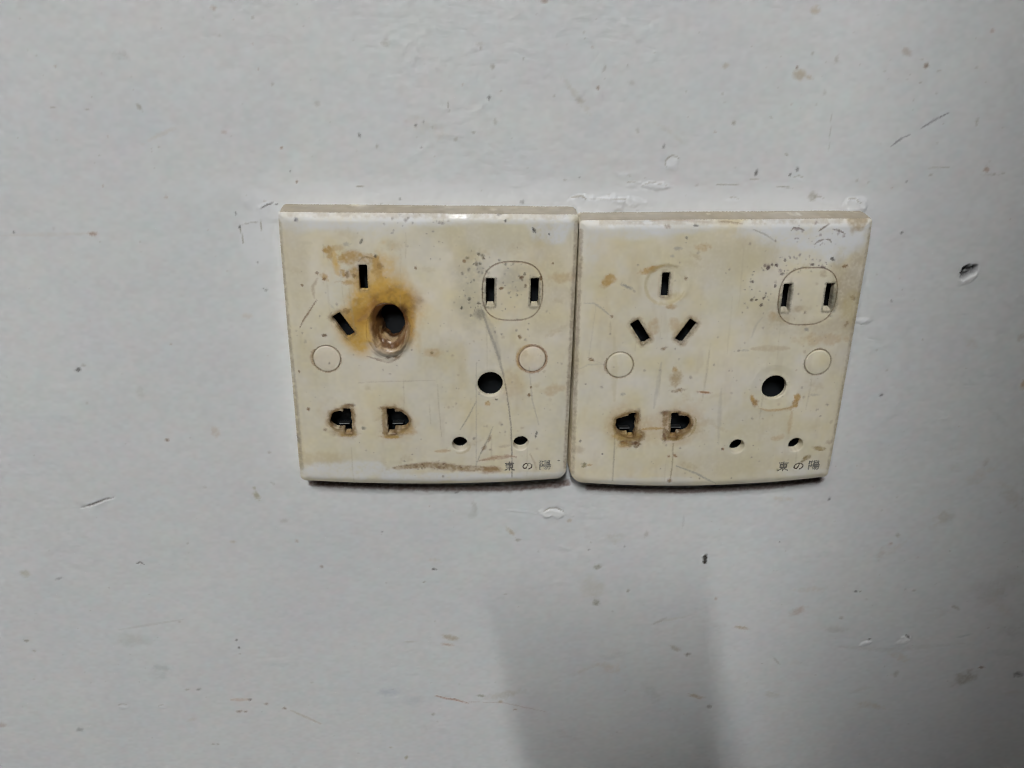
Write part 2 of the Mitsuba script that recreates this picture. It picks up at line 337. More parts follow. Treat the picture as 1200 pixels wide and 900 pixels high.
# specks and stains
for c, rx, rz, ang, co, al in (
    ((-107.5, -7.4), 0.9, 0.7, 30, DARK, 0.9), ((-105.7, -6.0), 0.6, 0.5, 0, GREY, 0.8), ((-95.6, 34.3), 1.3, 0.6, 0, RUST, 0.7), ((-117.5, 34.6), 0.4, 0.4, 0, DARK, 0.8),
    ((-77.2, 68.9), 0.5, 1.1, 30, GREY, 0.7), ((-100.0, 68.4), 0.7, 0.3, 0, GREY, 0.7), ((-91.1, 68.0), 0.6, 0.3, 0, GREY, 0.6), ((-54.4, 93.5), 0.8, 0.6, 0, RUST, 0.5),
    ((-97.2, 78.6), 0.4, 0.3, 0, RUST, 0.5), ((-40.2, 58.7), 0.4, 0.4, 0, RUST, 0.8), ((-38.4, 52.3), 0.3, 0.3, 0, DARK, 0.7), ((-36.8, 49.5), 0.4, 0.4, 0, BROWN, 0.9),
    ((-54.8, 40.5), 0.3, 0.6, 20, DARK, 0.7), ((-73.5, 44.8), 0.5, 0.5, 0, RUST, 0.5), ((-29.5, 70.3), 0.8, 0.7, 0, GREY, 0.4), ((-55.5, 62.6), 0.8, 0.5, 0, RUST, 0.35),
    ((-50.1, 26.4), 0.4, 0.4, 0, DARK, 0.6), ((-48.5, 17.9), 0.4, 0.4, 0, DARK, 0.7), ((-49.2, 18.4), 0.3, 0.3, 0, DARK, 0.6), ((-68.9, -28.4), 1.3, 1.8, 0, PINK, 0.7),
    ((-54.8, 9.9), 1.6, 1.0, 0, PINK, 0.45), ((-84.5, -31.6), 0.7, 0.6, 0, BROWN, 0.8), ((-58.5, -52.2), 0.9, 1.7, 20, OLIVE, 0.75), ((-59.1, -49.3), 0.5, 0.6, 0, OLIVE, 0.6),
    ((-52.8, -36.1), 0.7, 0.5, 0, GREY, 0.6), ((-75.0, -48.8), 0.7, 0.5, 0, GREY, 0.4), ((-52.8, -47.7), 0.9, 0.4, -50, GREY, 0.5), ((-90.1, -15.1), 1.5, 2.0, 0, GREY, 0.2),
    ((-10.3, 85.8), 1.2, 0.9, 0, GREY, 0.5), ((14.8, 86.0), 1.0, 0.6, 0, GREY, 0.4), ((18.1, 80.6), 0.6, 0.8, 0, GREY, 0.8), ((17.2, 72.5), 0.45, 0.6, 0, DARK, 0.85),
    ((-3.0, 65.1), 0.4, 0.5, 0, DARK, 0.7), ((-0.9, 66.0), 0.35, 0.35, 0, DARK, 0.6), ((-18.6, 62.2), 0.4, 0.7, 20, DARK, 0.7), ((-13.9, 59.3), 0.4, 0.6, 0, GREY, 0.6),
    ((6.0, 70.6), 0.25, 0.9, 0, GREY, 0.7), ((-1.6, 59.2), 0.35, 0.35, 0, DARK, 0.6), ((8.0, 61.6), 0.5, 0.6, 0, GREY, 0.8), ((18.9, 66.5), 0.7, 0.7, 0, GREY, 0.5),
    ((13.0, 63.5), 0.5, 0.4, 0, GREY, 0.6), ((42.4, 72.2), 1.2, 0.8, 0, GREY, 0.4), ((47.1, 75.6), 0.5, 0.5, 0, BROWN, 0.85), ((48.5, 80.6), 0.4, 1.0, -20, GREY, 0.5),
    ((66.7, 60.5), 0.4, 0.7, 0, DARK, 0.7), ((58.9, 64.6), 0.6, 0.8, 0, GREY, 0.4), ((43.2, 51.5), 0.3, 0.3, 0, DARK, 0.6), ((39.0, 50.8), 0.5, 0.3, 0, GREY, 0.6),
    ((-8.0, 45.0), 0.5, 0.3, 0, DARK, 0.6), ((27.0, 44.4), 0.6, 0.6, 0, DARK, 0.6), ((31.6, 96.8), 1.0, 0.5, 0, RUST, 0.7), ((56.2, 77.1), 1.0, 0.7, 0, GREY, 0.3),
    ((104.4, 96.0), 1.1, 1.1, 0, TAN, 0.6), ((81.8, 81.8), 1.0, 0.7, 25, TAN, 0.5), ((102.8, 79.8), 2.0, 1.4, -15, TAN, 0.75), ((105.5, 79.2), 1.1, 0.5, -20, TAN, 0.6),
    ((101.8, 81.7), 0.35, 0.5, 0, BROWN, 0.7), ((112.4, 83.9), 0.6, 0.9, 0, GREY, 0.5), ((105.5, 85.3), 0.5, 0.5, 0, GREY, 0.5), ((131.9, 86.2), 1.6, 1.0, -20, RUST, 0.4),
    ((138.1, 82.8), 0.8, 0.8, 0, BROWN, 0.8), ((136.6, 84.3), 0.5, 0.3, 0, GREY, 0.6), ((86.0, 67.0), 0.6, 0.6, 0, GREY, 0.85), ((94.2, 53.5), 0.5, 0.95, -12, DARK, 0.9),
    ((102.4, 58.6), 0.4, 0.4, 0, GREY, 0.8), ((104.3, 52.9), 0.35, 0.5, 0, DARK, 0.8), ((106.1, 54.6), 0.5, 0.8, 10, DARK, 0.75), ((112.1, 46.9), 1.4, 1.25, 0, (0.33, 0.31, 0.25), 0.85),
    ((110.5, 75.5), 0.7, 0.7, 0, GREY, 0.4), ((139.1, 51.4), 0.4, 0.4, 0, DARK, 0.7), ((140.9, 36.4), 0.4, 0.4, 0, DARK, 0.85), ((162.2, 55.3), 0.9, 0.8, 0, RUST, 0.7),
    ((156.1, 68.4), 0.5, 1.2, 0, GREY, 0.6), ((154.5, 91.9), 0.7, 0.7, 0, RUST, 0.4), ((163.7, 53.6), 2.5, 0.4, 0, GREY, 0.3), ((167.6, 54.1), 0.6, 0.3, 0, GREY, 0.6),
    ((145.3, -16.5), 0.75, 0.5, 10, (0.1, 0.09, 0.1), 0.9), ((142.2, 15.2), 0.4, 0.4, 0, DARK, 0.7), ((134.8, -55.4), 0.5, 0.7, 0, (0.1, 0.09, 0.1), 0.8), ((186.6, -41.6), 1.0, 1.8, -15, GREY, 0.4),
    ((191.9, -12.7), 0.8, 1.8, 0, OCHRE, 0.7), ((186.6, 3.5), 1.0, 1.2, 0, RUST, 0.35), ((162.0, -70.3), 1.0, 0.7, -40, GREY, 0.7), ((160.2, -73.8), 0.9, 0.6, 0, RUST, 0.5), ((157.5, -78.4), 1.3, 2.5, 0, RUST, 0.22),
    ((-128.4, -84.0), 1.2, 0.5, 20, (0.2, 0.2, 0.2), 0.7), ((-138.9, -81.7), 1.8, 1.2, 0, OLIVE, 0.45), ((-144.9, -110.2), 0.9, 0.5, 0, GREY, 0.8), ((-143.0, -114.8), 0.7, 0.4, 0, GREY, 0.7),
    ((-107.6, -110.6), 6.0, 2.6, 0, (0.46, 0.46, 0.43), 0.4), ((-99.7, -123.2), 3.5, 1.3, 0, (0.45, 0.50, 0.50), 0.5), ((-71.9, -111.4), 0.5, 0.5, 0, DARK, 0.85), ((-71.4, -114.9), 0.5, 0.5, 0, DARK, 0.85),
    ((-71.4, -117.6), 0.4, 0.4, 0, GREY, 0.6), ((-88.1, -133.8), 1.0, 0.6, 20, (0.2, 0.2, 0.18), 0.75), ((-92.1, -133.7), 0.8, 0.4, 0, GREY, 0.7), ((-70.1, -139.2), 0.8, 0.6, 0, (0.18, 0.14, 0.12), 0.8),
    ((-74.8, -144.9), 1.1, 0.6, 0, BROWN, 0.7), ((-72.3, -145.0), 0.7, 0.5, 0, BROWN, 0.7), ((-64.4, -141.4), 0.8, 0.6, 0, BROWN, 0.6), ((-58.0, -143.7), 0.7, 0.5, 0, BROWN, 0.7),
    ((-134.0, -151.9), 1.3, 0.9, 0, (0.25, 0.26, 0.25), 0.6), ((-86.2, -160.7), 0.6, 0.4, 0, GREY, 0.7), ((-84.3, -160.8), 0.5, 0.5, 0, GREY, 0.7), ((-68.4, -70.0), 1.0, 0.5, 0, TAN, 0.5),
    ((-50.8, -61.8), 1.2, 0.8, 0, GREY, 0.4), ((-47.0, -70.0), 0.7, 0.6, 0, RUST, 0.5), ((-39.5, -80.5), 0.6, 0.6, 0, BROWN, 0.55), ((-161.8, -149.0), 1.5, 1.2, 0, RUST, 0.4),
    ((-1.1, -82.1), 0.6, 0.5, 0, DARK, 0.95), ((-0.2, -82.2), 0.5, 0.25, 0, DARK, 0.8), ((-4.5, -87.5), 0.6, 0.3, 10, GREY, 0.8), ((-18.1, -66.6), 0.4, 0.3, 0, DARK, 0.7),
    ((25.4, -67.1), 2.0, 0.8, -50, TAN, 0.7), ((28.1, -70.6), 0.9, 0.7, 0, GREY, 0.85), ((12.8, -59.9), 1.5, 2.0, -30, GREY, 0.3), ((13.1, -56.9), 0.9, 2.0, 10, GREY, 0.35),
    ((7.2, -51.5), 0.8, 0.3, 0, (0.15, 0.12, 0.12), 0.8), ((4.4, -111.9), 2.6, 1.2, -20, (0.45, 0.38, 0.27), 0.85), ((3.2, -115.0), 2.0, 0.6, -10, (0.5, 0.36, 0.25), 0.7), ((-10.4, -113.5), 2.0, 0.4, 0, TAN, 0.35),
    ((15.6, -139.5), 1.4, 0.7, -10, (0.32, 0.31, 0.24), 0.8), ((22.7, -142.6), 0.8, 0.6, 0, TAN, 0.9), ((28.6, -146.6), 0.8, 0.5, 0, RUST, 0.6), ((-2.5, -148.2), 0.8, 0.6, 0, GREY, 0.7),
    ((-13.5, -170.1), 0.6, 1.2, -20, OLIVE, 0.7), ((-19.2, -164.6), 0.6, 0.4, 0, OLIVE, 0.7), ((-18.4, -136.9), 4.0, 1.8, 0, (0.50, 0.54, 0.60), 0.6), ((-9.7, -140.9), 4.0, 2.0, 0, (0.52, 0.56, 0.58), 0.5),
    ((24.0, -93.1), 0.7, 0.3, 0, GREY, 0.7), ((56.2, -82.0), 1.5, 1.0, 10, (0.33, 0.32, 0.25), 0.85), ((56.8, -97.4), 1.4, 1.2, -40, (0.28, 0.27, 0.20), 0.9), ((54.6, -91.4), 4.0, 5.0, 0, (0.58, 0.57, 0.50), 0.5),
    ((67.9, -92.4), 0.6, 0.7, 0, GREY, 0.8), ((52.8, -74.8), 0.4, 0.4, 0, DARK, 0.6), ((65.3, -73.6), 0.4, 0.4, 0, DARK, 0.6), ((72.4, -68.8), 0.8, 1.2, 0, GREY, 0.5), ((80.5, -106.2), 2.6, 0.6, 30, GREY, 0.5),
    ((94.1, -78.2), 0.8, 0.9, 0, (0.055, 0.05, 0.045), 0.97), ((94.3, -80.0), 0.75, 0.9, 0, (0.055, 0.05, 0.045), 0.97), ((87.7, -118.9), 2.2, 1.0, -30, (0.45, 0.42, 0.36), 0.8), ((92.5, -121.8), 1.0, 0.8, 0, (0.25, 0.22, 0.18), 0.8),
    ((111.6, -109.9), 2.6, 0.7, -12, TAN, 0.8), ((131.3, -102.6), 3.0, 1.6, 25, (0.52, 0.42, 0.36), 0.75), ((100.2, -96.7), 0.6, 0.6, 0, RUST, 0.5), ((97.6, -142.1), 2.8, 0.9, -20, TAN, 0.75), ((103.5, -147.4), 1.0, 0.9, 0, (0.25, 0.23, 0.2), 0.85),
    ((151.4, -94.2), 0.8, 0.5, 0, DARK, 0.85), ((153.0, -94.2), 0.4, 0.4, 0, GREY, 0.8), ((148.2, -106.0), 0.8, 0.7, 0, GREY, 0.7), ((173.1, -94.2), 0.6, 0.5, 0, GREY, 0.8), ((120.1, -72.6), 0.3, 0.3, 0, DARK, 0.7),
    ((202.1, -136.0), 5.5, 3.0, 30, (0.32, 0.28, 0.22), 0.65), ((205.5, -133.1), 1.4, 1.6, 10, WASH, 0.7), ((207.6, -130.7), 1.2, 0.6, 0, BROWN, 0.7), ((223.5, -134.4), 2.0, 1.4, 0, (0.12, 0.12, 0.12), 0.8),
    ((190.7, -102.2), 1.8, 0.7, -30, GREY, 0.6), ((174.5, -133.2), 1.0, 1.6, 0, GREY, 0.5), ((126.8, -125.8), 2.5, 0.4, -50, GREY, 0.5), ((147.2, -111.5), 4.0, 1.6, 0, GREY, 0.3), ((197.1, -115.3), 3.0, 0.5, 15, (0.4, 0.45, 0.44), 0.5),
    ((178.2, -63.1), 3.0, 2.2, -30, GREY, 0.25), ((203.2, -94.0), 8.0, 6.0, 20, GREY, 0.25)):
    w.blob(c, rx * 0.92, rz * 0.92, co, al * 0.85, ang, rag=0.7, soft=0.6)





gw = np.random.default_rng(404)
for _ in range(46):
    c = (gw.uniform(60, 225), gw.uniform(-165, -40)) if gw.uniform() < 0.55 else (gw.uniform(-150, 220), gw.uniform(-165, 85))
    w.blob(c, gw.uniform(1.0, 6.0), gw.uniform(0.5, 2.2), [(0.50, 0.46, 0.38), (0.47, 0.47, 0.45), (0.56, 0.47, 0.36)][gw.integers(3)], gw.uniform(0.12, 0.4), gw.uniform(-50, 50), 1.0, 0.6, 0.7)
for _ in range(7):
    x = gw.uniform(40, 135)
    c = (x, 44.5 - 0.0152 * x + gw.uniform(1, 9))
    w.blob(c, gw.uniform(0.5, 2.6), gw.uniform(0.3, 0.9), WASH, 0.6, gw.uniform(-15, 15), 0.9, 0.45, 0.0, gw.uniform(0.06, 0.16))
    if gw.uniform() < 0.5:
        w.line([(c[0] - 1.5, c[1] + 0.6), (c[0], c[1] + 0.9 + gw.uniform(-.2, .3)), (c[0] + 1.6, c[1] + 0.5)], 0.2, GREY, 0.6)
w.specks((20, 70), 190, 30, 150, 0.14, 0.42, GREY, 0.5, 11)
w.specks((40, -110), 200, 80, 200, 0.14, 0.45, GREY, 0.4, 12)
w.specks((20, 20), 200, 90, 60, 0.14, 0.4, RUST, 0.4, 13)
w.specks((-130, -20), 60, 130, 60, 0.14, 0.4, GREY, 0.4, 14)
w.specks((180, 0), 60, 110, 80, 0.14, 0.4, GREY, 0.4, 15)
w.blob((94.1, -78.6), 0.85, 1.0, (0.05, 0.045, 0.04), 1.0, rag=0.2, soft=0.25, h=0.3).blob((94.3, -80.4), 0.8, 0.95, (0.05, 0.045, 0.04), 1.0, rag=0.2, soft=0.25, h=0.3)
# brown grime under the plates, with their cast shadow painted in darker
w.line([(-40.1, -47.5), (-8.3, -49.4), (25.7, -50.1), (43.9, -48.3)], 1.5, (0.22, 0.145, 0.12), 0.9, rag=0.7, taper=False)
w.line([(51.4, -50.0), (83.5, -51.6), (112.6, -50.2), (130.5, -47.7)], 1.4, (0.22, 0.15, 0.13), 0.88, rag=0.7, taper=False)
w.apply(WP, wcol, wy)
nx, nz = len(wx), len(wz)
idx = np.arange(nx * nz).reshape(nx, nz)
a, b, c, d = (q.ravel() for q in (idx[:-1, :-1], idx[1:, :-1], idx[1:, 1:], idx[:-1, 1:]))
WF = np.vstack([np.stack([a, b, c], -1), np.stack([a, c, d], -1)])
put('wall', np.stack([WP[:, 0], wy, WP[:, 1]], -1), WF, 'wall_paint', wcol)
labels['wall'] = {'kind': 'structure', 'label': 'white painted plaster wall with chips, specks and faint scuffs', 'category': 'wall'}

# ------------------------------------------------------------------ the two socket plates
S = 43.0


def outline(xl, xr, zt, zb, r_tl, r_tr, r_br, r_bl, bow, skew):
    """The plate's front outline: its four edges, four corner radii, the bottom edge bowed outwards, the left edge leaning by skew."""
    pts = []
    for (cx, cz, r, a0) in ((xr, zt, r_tr, 90), (xl, zt, r_tl, 180), (xl, zb, r_bl, 270), (xr, zb, r_br, 360)):
        ox, oz = cx - math.copysign(r, cx), cz - math.copysign(r, cz)
        for k in np.linspace(-90, 0, max(4, int(r * 6))):
            t = math.radians(a0 + k)
            pts.append((ox + r * math.cos(t), oz + r * math.sin(t)))
    p = np.array(pts)
    p = np.vstack([p, p[:1]])
    dense = [p[0]]
    for u, v in zip(p[:-1], p[1:]):
        k = max(1, int(np.linalg.norm(v - u) / 1.0))
        dense += [u + (v - u) * i / k for i in range(1, k + 1)]
    p = np.array(dense)
    low = sstep(0, zb, p[:, 1])
    p[:, 1] -= bow * low * np.clip(1 - ((2 * p[:, 0] - xl - xr) / (xr - xl)) ** 2, 0, 1)
    p[:, 0] += skew * (p[:, 1] / zt) * np.clip(-p[:, 0] / 40, 0, 1)
    # hand-worn edges, never dead straight
    p += 0.14 * (np.stack([fbm2(p, 0.12, 3, 301), fbm2(p, 0.12, 3, 302)], -1) - 0.5)
    return Polygon(p)


def slot(c, w_, h_, ang=0.0, r=0.35):
    q = shapely.box(-w_ / 2 + r, -h_ / 2 + r, w_ / 2 - r, h_ / 2 - r).buffer(r, quad_segs=3)
    return affinity.translate(affinity.rotate(q, ang, origin=(0, 0)), c[0], c[1])


def ragged(poly, amp, seed, f=0.75):
    xy = resample(poly, 0.25)
    n = normals2(ccw(xy))
    xy = ccw(xy)
    xy = xy + n * ((fbm2(xy, f, 3, seed) - 0.5) * 2.4 * amp)[:, None]
    g = Polygon(xy).buffer(0)
    return max(getattr(g, 'geoms', [g]), key=lambda x: x.area)


def hole_ring(depth, lip=0.25):
    return [(0.10 * lip / 0.25, 0.04), (0.22 * lip / 0.25, 0.14), (lip, 0.35), (lip + 0.02, depth * 0.5), (lip + 0.05, depth)]


def scoop(depth, reach, drop):
    """Slot sides whose lower end slopes in like a worn scoop."""
    def f(loop):
        z0 = loop[:, 1].min()
        k = np.clip((z0 + reach * 0.75 - loop[:, 1]) / (reach * 0.75), 0, 1) ** 1.2
        return [(0.06 + k * 0.25 * reach, 0.06 + k * 0.1 * drop), (0.12 + k * 0.6 * reach, 0.15 + 0.4 * k * drop), (0.15 + k * reach, 0.35 + k * drop), (0.16 + k * reach, depth * 0.6), (0.18 + k * reach, depth)]
    return f


def heart(c, side, seed, amp):
    """A flat blade slot merged with a round pin hole on its outer side."""
    cx, cz = c
    s1 = slot((cx + side * 1.3, cz - 0.2), 2.5, 8.6, 0, 0.2)
    s2 = affinity.scale(Point(cx - side * 1.0, cz + 0.2).buffer(3.15, quad_segs=12), 1.0, 0.95)
    return ragged(s1.union(s2).buffer(0.25).buffer(-0.25), amp, seed)


EARTH, LIVE_L, LIVE_R = (-18.5, 24.3), (-25.0, 9.9), (-11.3, 10.0)
CAP_L, CAP_R, OVAL, RND = (-30.6, -0.65), (30.5, -0.7), (24.2, 20.25), (17.95, -8.8)
PIN_L, PIN_R, HEART_L, HEART_R = (8.6, -29.1), (27.7, -29.1), (-27.0, -20.9), (-11.1, -20.9)


def oval_poly(grow=0.0):
    return shapely.box(OVAL[0] - 2.6, OVAL[1] - 1.6, OVAL[0] + 2.6, OVAL[1] + 1.6).buffer(6.15 + grow, quad_segs=16).intersection(
        shapely.box(OVAL[0] - 8.6 - grow, OVAL[1] - 8.6 - grow, OVAL[0] + 8.6 + grow, OVAL[1] + 8.6 + grow)).buffer(-1).buffer(1)


def oval_poly(grow=0.0):
    t = np.linspace(0, 2 * np.pi, 97)
    e = 2 / 2.7
    a = 8.75 + grow
    c_, s_ = np.cos(t), np.sin(t)
    return Polygon(np.stack([OVAL[0] + a * np.sign(c_) * np.abs(c_) ** e, OVAL[1] + a * np.sign(s_) * np.abs(s_) ** e], -1))


STROKES = {  # the three printed characters, drawn in a unit square
    'east': [[(0.1, 0.86), (0.9, 0.86)], [(0.5, 1.0), (0.5, 0.0)], [(0.2, 0.70), (0.8, 0.70)], [(0.2, 0.53), (0.8, 0.53)], [(0.2, 0.36), (0.8, 0.36)], [(0.2, 0.70), (0.2, 0.36)], [(0.8, 0.70), (0.8, 0.36)],
             [(0.44, 0.36), (0.28, 0.16), (0.05, 0.02)], [(0.56, 0.36), (0.72, 0.16), (0.97, 0.02)]],
    'no': [[(0.55, 0.82), (0.50, 0.50), (0.36, 0.20), (0.20, 0.14), (0.08, 0.30), (0.10, 0.54), (0.28, 0.76), (0.55, 0.83), (0.78, 0.74), (0.92, 0.52), (0.86, 0.26), (0.62, 0.10)]],
    'sun': [[(0.08, 0.95), (0.08, 0.0)], [(0.08, 0.93), (0.32, 0.93), (0.22, 0.68), (0.34, 0.50), (0.26, 0.38), (0.16, 0.40)], [(0.48, 0.96), (0.86, 0.96), (0.86, 0.62), (0.48, 0.62), (0.48, 0.96)], [(0.48, 0.79), (0.86, 0.79)],
            [(0.38, 0.50), (0.98, 0.50)], [(0.54, 0.50), (0.40, 0.28)], [(0.48, 0.36), (0.94, 0.36), (0.90, 0.08), (0.80, 0.02)], [(0.66, 0.36), (0.46, 0.08)], [(0.80, 0.36), (0.60, 0.02)]]}


def ink_tint(V, key, j):
    wear = sstep(0.50, 0.70, fbm2(V[:, [0, 2]], 0.8, 3, j + len(key)))[:, None]
    ink = np.array([(0.15, 0.14, 0.125), (0.09, 0.07, 0.05), (0.17, 0.165, 0.15)][j])
    return ink * (1 - 0.5 * wear) + CREAM * 0.5 * wear


def build_socket(key, M, edges, corners, bow, skew, seed, marks, burnt, dish, words, cap_tint, top_marks):
    front = outline(*edges, *corners, bow, skew)

    fringe = np.asarray(front.exterior.coords)
    ring_line = shapely.LinearRing(fringe)
    MC, LIP = (-11.3, 10.6), (-12.1, 8.4)

    def yfun(p, detail=True):
        x, z = p[:, 0] / S, p[:, 1] / S
        y = -(8.0 + 1.0 * (1 - x * x) * (1 - 0.8 * z * z))
        near = np.ones(len(p)) * 9
        m = (p[:, 0] > 36) | (p[:, 0] < -37.5) | (np.abs(p[:, 1]) > 38)
        near[m] = shapely.distance(shapely.points(p[m]), ring_line)
        y = y + (0.35 + 0.35 * sstep(34, 42, np.abs(p[:, 1]))) * np.clip(1 - near / 2.4, 0, 1) ** 2
        y += 0.10 * (fbm2(p, 0.09, 3, seed) - 0.5) + 0.03 * (fbm2(p, 0.5, 2, seed + 3) - 0.5)
        for (cx, cz), r, dp in dish:
            q = np.hypot(p[:, 0] - cx, p[:, 1] - cz) / r
            y += dp * (1 - sstep(0.7, 1.02, q)) - 0.3 * abs(dp) * np.exp(-((q - 1.06) / 0.12) ** 2)
        if burnt:
            u, v = (p[:, 0] - LIP[0]) / 6.4, (p[:, 1] - LIP[1]) / 7.9
            q = np.hypot(u, v) + 0.16 * (fbm2(p, 0.28, 3, 91) - 0.5)
            low = sstep(0.45, -0.65, v)
            y -= (1.35 * low + 0.25) * np.exp(-((q - 0.80) / 0.20) ** 2)
            y += 0.9 * (1 - sstep(0.1, 0.95, q)) * (0.4 + 0.6 * low)
            h_ = np.hypot(p[:, 0] - MC[0], p[:, 1] - MC[1]) / 4.6
            y += 0.9 * (1 - sstep(0.75, 1.5, h_))
            y -= 0.75 * (fbm2(p, 0.6, 3, 17) - 0.5) * (1 - sstep(0.8, 1.6, q))
            y += 0.35 * np.exp(-(((p[:, 0] + 19.3) * 0.8 + (p[:, 1] - 11.5) * 0.25) / 2.0) ** 2 - ((p[:, 1] - 12) / 4.0) ** 2)
        return y

    ring = lambda g: np.asarray(g.exterior.coords)
    for g, wd, al in [(slot(LIVE_L, 3.1, 7.8, 33), 0.5, 0.7), (slot(EARTH, 2.6, 7.4), 0.35, 0.5), (heart(HEART_L, 1, seed + 5, 0.42), 0.75, 0.85), (heart(HEART_R, -1, seed + 6, 0.42), 0.75, 0.85)] + ([] if burnt else [(slot(LIVE_R, 3.1, 7.8, -33), 0.5, 0.7)]):
        marks.line(ring(g), wd, (0.10, 0.05, 0.02), al, 1.0, False, 0.0, 0.9)
        marks.line(ring(g.buffer(0.5)), wd * 1.3, (0.34, 0.23, 0.10), al * 0.6, 1.0, False, 0.0, 0.9)
    for cp, r in ((OVAL, 6.45), (OVAL, -6.45)):
        marks.line(ring(slot((cp[0] + r, cp[1] - 0.3), 2.9, 8.8)), 0.4, (0.10, 0.09, 0.07), 0.7, 1.0, False, 0.0, 0.9)
    for dx in (-6.45, 6.45):
        marks.blob((OVAL[0] + dx, OVAL[1] - 4.4), 1.6, 0.8, (0.34, 0.30, 0.21), 0.75, 0, 0.8, 0.5, 0.4)
    g_ = np.random.default_rng(seed + 70)
    for _ in range(13):
        x, z, ln = g_.uniform(-38, 38), g_.uniform(-36, 38), g_.uniform(4, 22)
        dx = g_.normal(0, 0.06) * ln
        marks.line([(x, z), (x + dx * 0.4, z - ln * 0.5), (x + dx, z - ln)], g_.uniform(0.16, 0.5), (0.42, 0.36, 0.24), g_.uniform(0.15, 0.4), 0.9, True, 0.0, 0.7)
    for _ in range(16):
        x, z = g_.uniform(-38, 38), g_.uniform(-38, 38)
        marks.blob((x, z), g_.uniform(0.8, 3.5), g_.uniform(0.5, 1.6), (0.50, 0.40, 0.22), g_.uniform(0.15, 0.45), g_.uniform(-30, 30), 1.0, 0.6, 0.6)
    zz = np.linspace(-38, 40, 12)
    seam = edges[1] if burnt else edges[0]
    marks.line([(seam - 0.1 if burnt else seam + 0.1, z) for z in zz], 0.75, (0.24, 0.17, 0.10), 0.6, 0.8, False, 0.0, 0.5)
    marks.line([((edges[0] if burnt else edges[1]), z) for z in zz], 0.8, (0.36, 0.30, 0.20), 0.6, 1.0, False, 0.0, 0.9)
    marks.line([(x, edges[2] - 0.2) for x in np.linspace(-38, 38, 14)], 0.9, (0.42, 0.35, 0.24), 0.5, 1.0, False, 0.0, 1.0)
    SLOT_LO = scoop(1.3, 0.5, 0.5)
    holes = [(slot(EARTH, 2.6, 7.4), hole_ring(1.2, 0.15)), (slot(LIVE_L, 3.1, 7.8, 33), SLOT_LO),
             (oval_poly(0.11), hole_ring(1.8, 0.10)), (Point(*CAP_L).buffer(4.22, quad_segs=16), hole_ring(1.4, 0.10)), (Point(*CAP_R).buffer(4.22, quad_segs=16), hole_ring(1.4, 0.10)),
             (Point(*RND).buffer(4.15, quad_segs=18), hole_ring(1.5, 0.3)), (Point(*PIN_L).buffer(2.75, quad_segs=14), hole_ring(3.4, 0.38)), (Point(*PIN_R).buffer(2.75, quad_segs=14), hole_ring(3.4, 0.38)),
             (heart(HEART_L, 1, seed + 5, 0.42), scoop(1.8, 0.7, 1.0)), (heart(HEART_R, -1, seed + 6, 0.42), scoop(1.8, 0.7, 1.0))]
    if burnt:
        lip_poly = ragged(affinity.scale(Point(LIP).buffer(1.0, quad_segs=24), 6.4, 8.3), 0.5, 77, 0.3)
        holes.append((lip_poly, [(0.0, 0.4)]))
    else:
        holes.append((slot(LIVE_R, 3.1, 7.8, -33), SLOT_LO))
    R = 0.45
    def outer_rings(loop):
        n = normals2(loop)
        outer_side = n[:, 0] * (1 if edges[1] < -edges[0] else -1) > 0
        flare = np.where(outer_side, 0.62, 0.22) + np.where(outer_side, 0.25, 0.62) * np.clip(np.abs(n[:, 1]), 0, 1) ** 2
        return [(R * math.sin(t), R * (1 - math.cos(t))) for t in np.radians((20, 42, 64, 84))] + [(R + flare * k, d) for k, d in ((0.1, 1.1), (0.3, 2.2), (0.5, 3.6), (0.75, 5.0), (0.92, 6.2), (1.0, 7.9))]
    V, F, back = plate_mesh(front, [x[0] for x in holes], 0.27, yfun, outer_rings, [x[1] for x in holes], seed)

    def tint(V, back):
        p = V[:, [0, 2]]
        col = np.tile(CREAM, (len(p), 1))
        a1, a2, a3 = (fbm2(p, f, 4, seed + k)[:, None] - 0.5 for f, k in ((0.05, 20), (0.16, 21), (0.9, 22)))
        streak = fbm2(p * np.array([0.35, 0.045]), 1.0, 3, seed + 23)[:, None] - 0.5
        col = col * (1 + 0.16 * a1 + 0.10 * a2 + 0.11 * a3 + 0.05 * streak) + a2 * np.array([-0.03, 0.0, 0.16]) + a1 * np.array([0.05, -0.01, -0.10])
        blot = sstep(0.52, 0.72, fbm2(p * np.array([1.0, 0.6]), 0.11, 4, seed + 26))[:, None]
        col = col * (1 - blot) + col * np.array([0.975, 0.945, 0.865]) * blot
        film = sstep(0.55, 0.75, fbm2(p * np.array([1.3, 0.35]), 0.25, 4, seed + 27))[:, None]
        col = col * (1 - 0.06 * film * np.array([0.8, 1.0, 1.2]))
        marks.apply(p, col)
        top = sstep(edges[2] + 0.1, edges[2] + 0.35, p[:, 1]) * (back > 0.2) * sstep(0.12, 0.28, fbm2(V[:, [0, 1]], 0.16, 3, seed + 31))
        dust = np.array([0.33, 0.285, 0.215]) * (1 + 0.5 * (fbm2(V[:, [0, 1]], 0.5, 3, seed + 32)[:, None] - 0.5))
        col = col * (1 - 0.92 * top[:, None]) + dust * 0.92 * top[:, None]
        return col

    put(f'{key}__face_plate', V, F, 'old_plastic', tint(V, back), M=M)

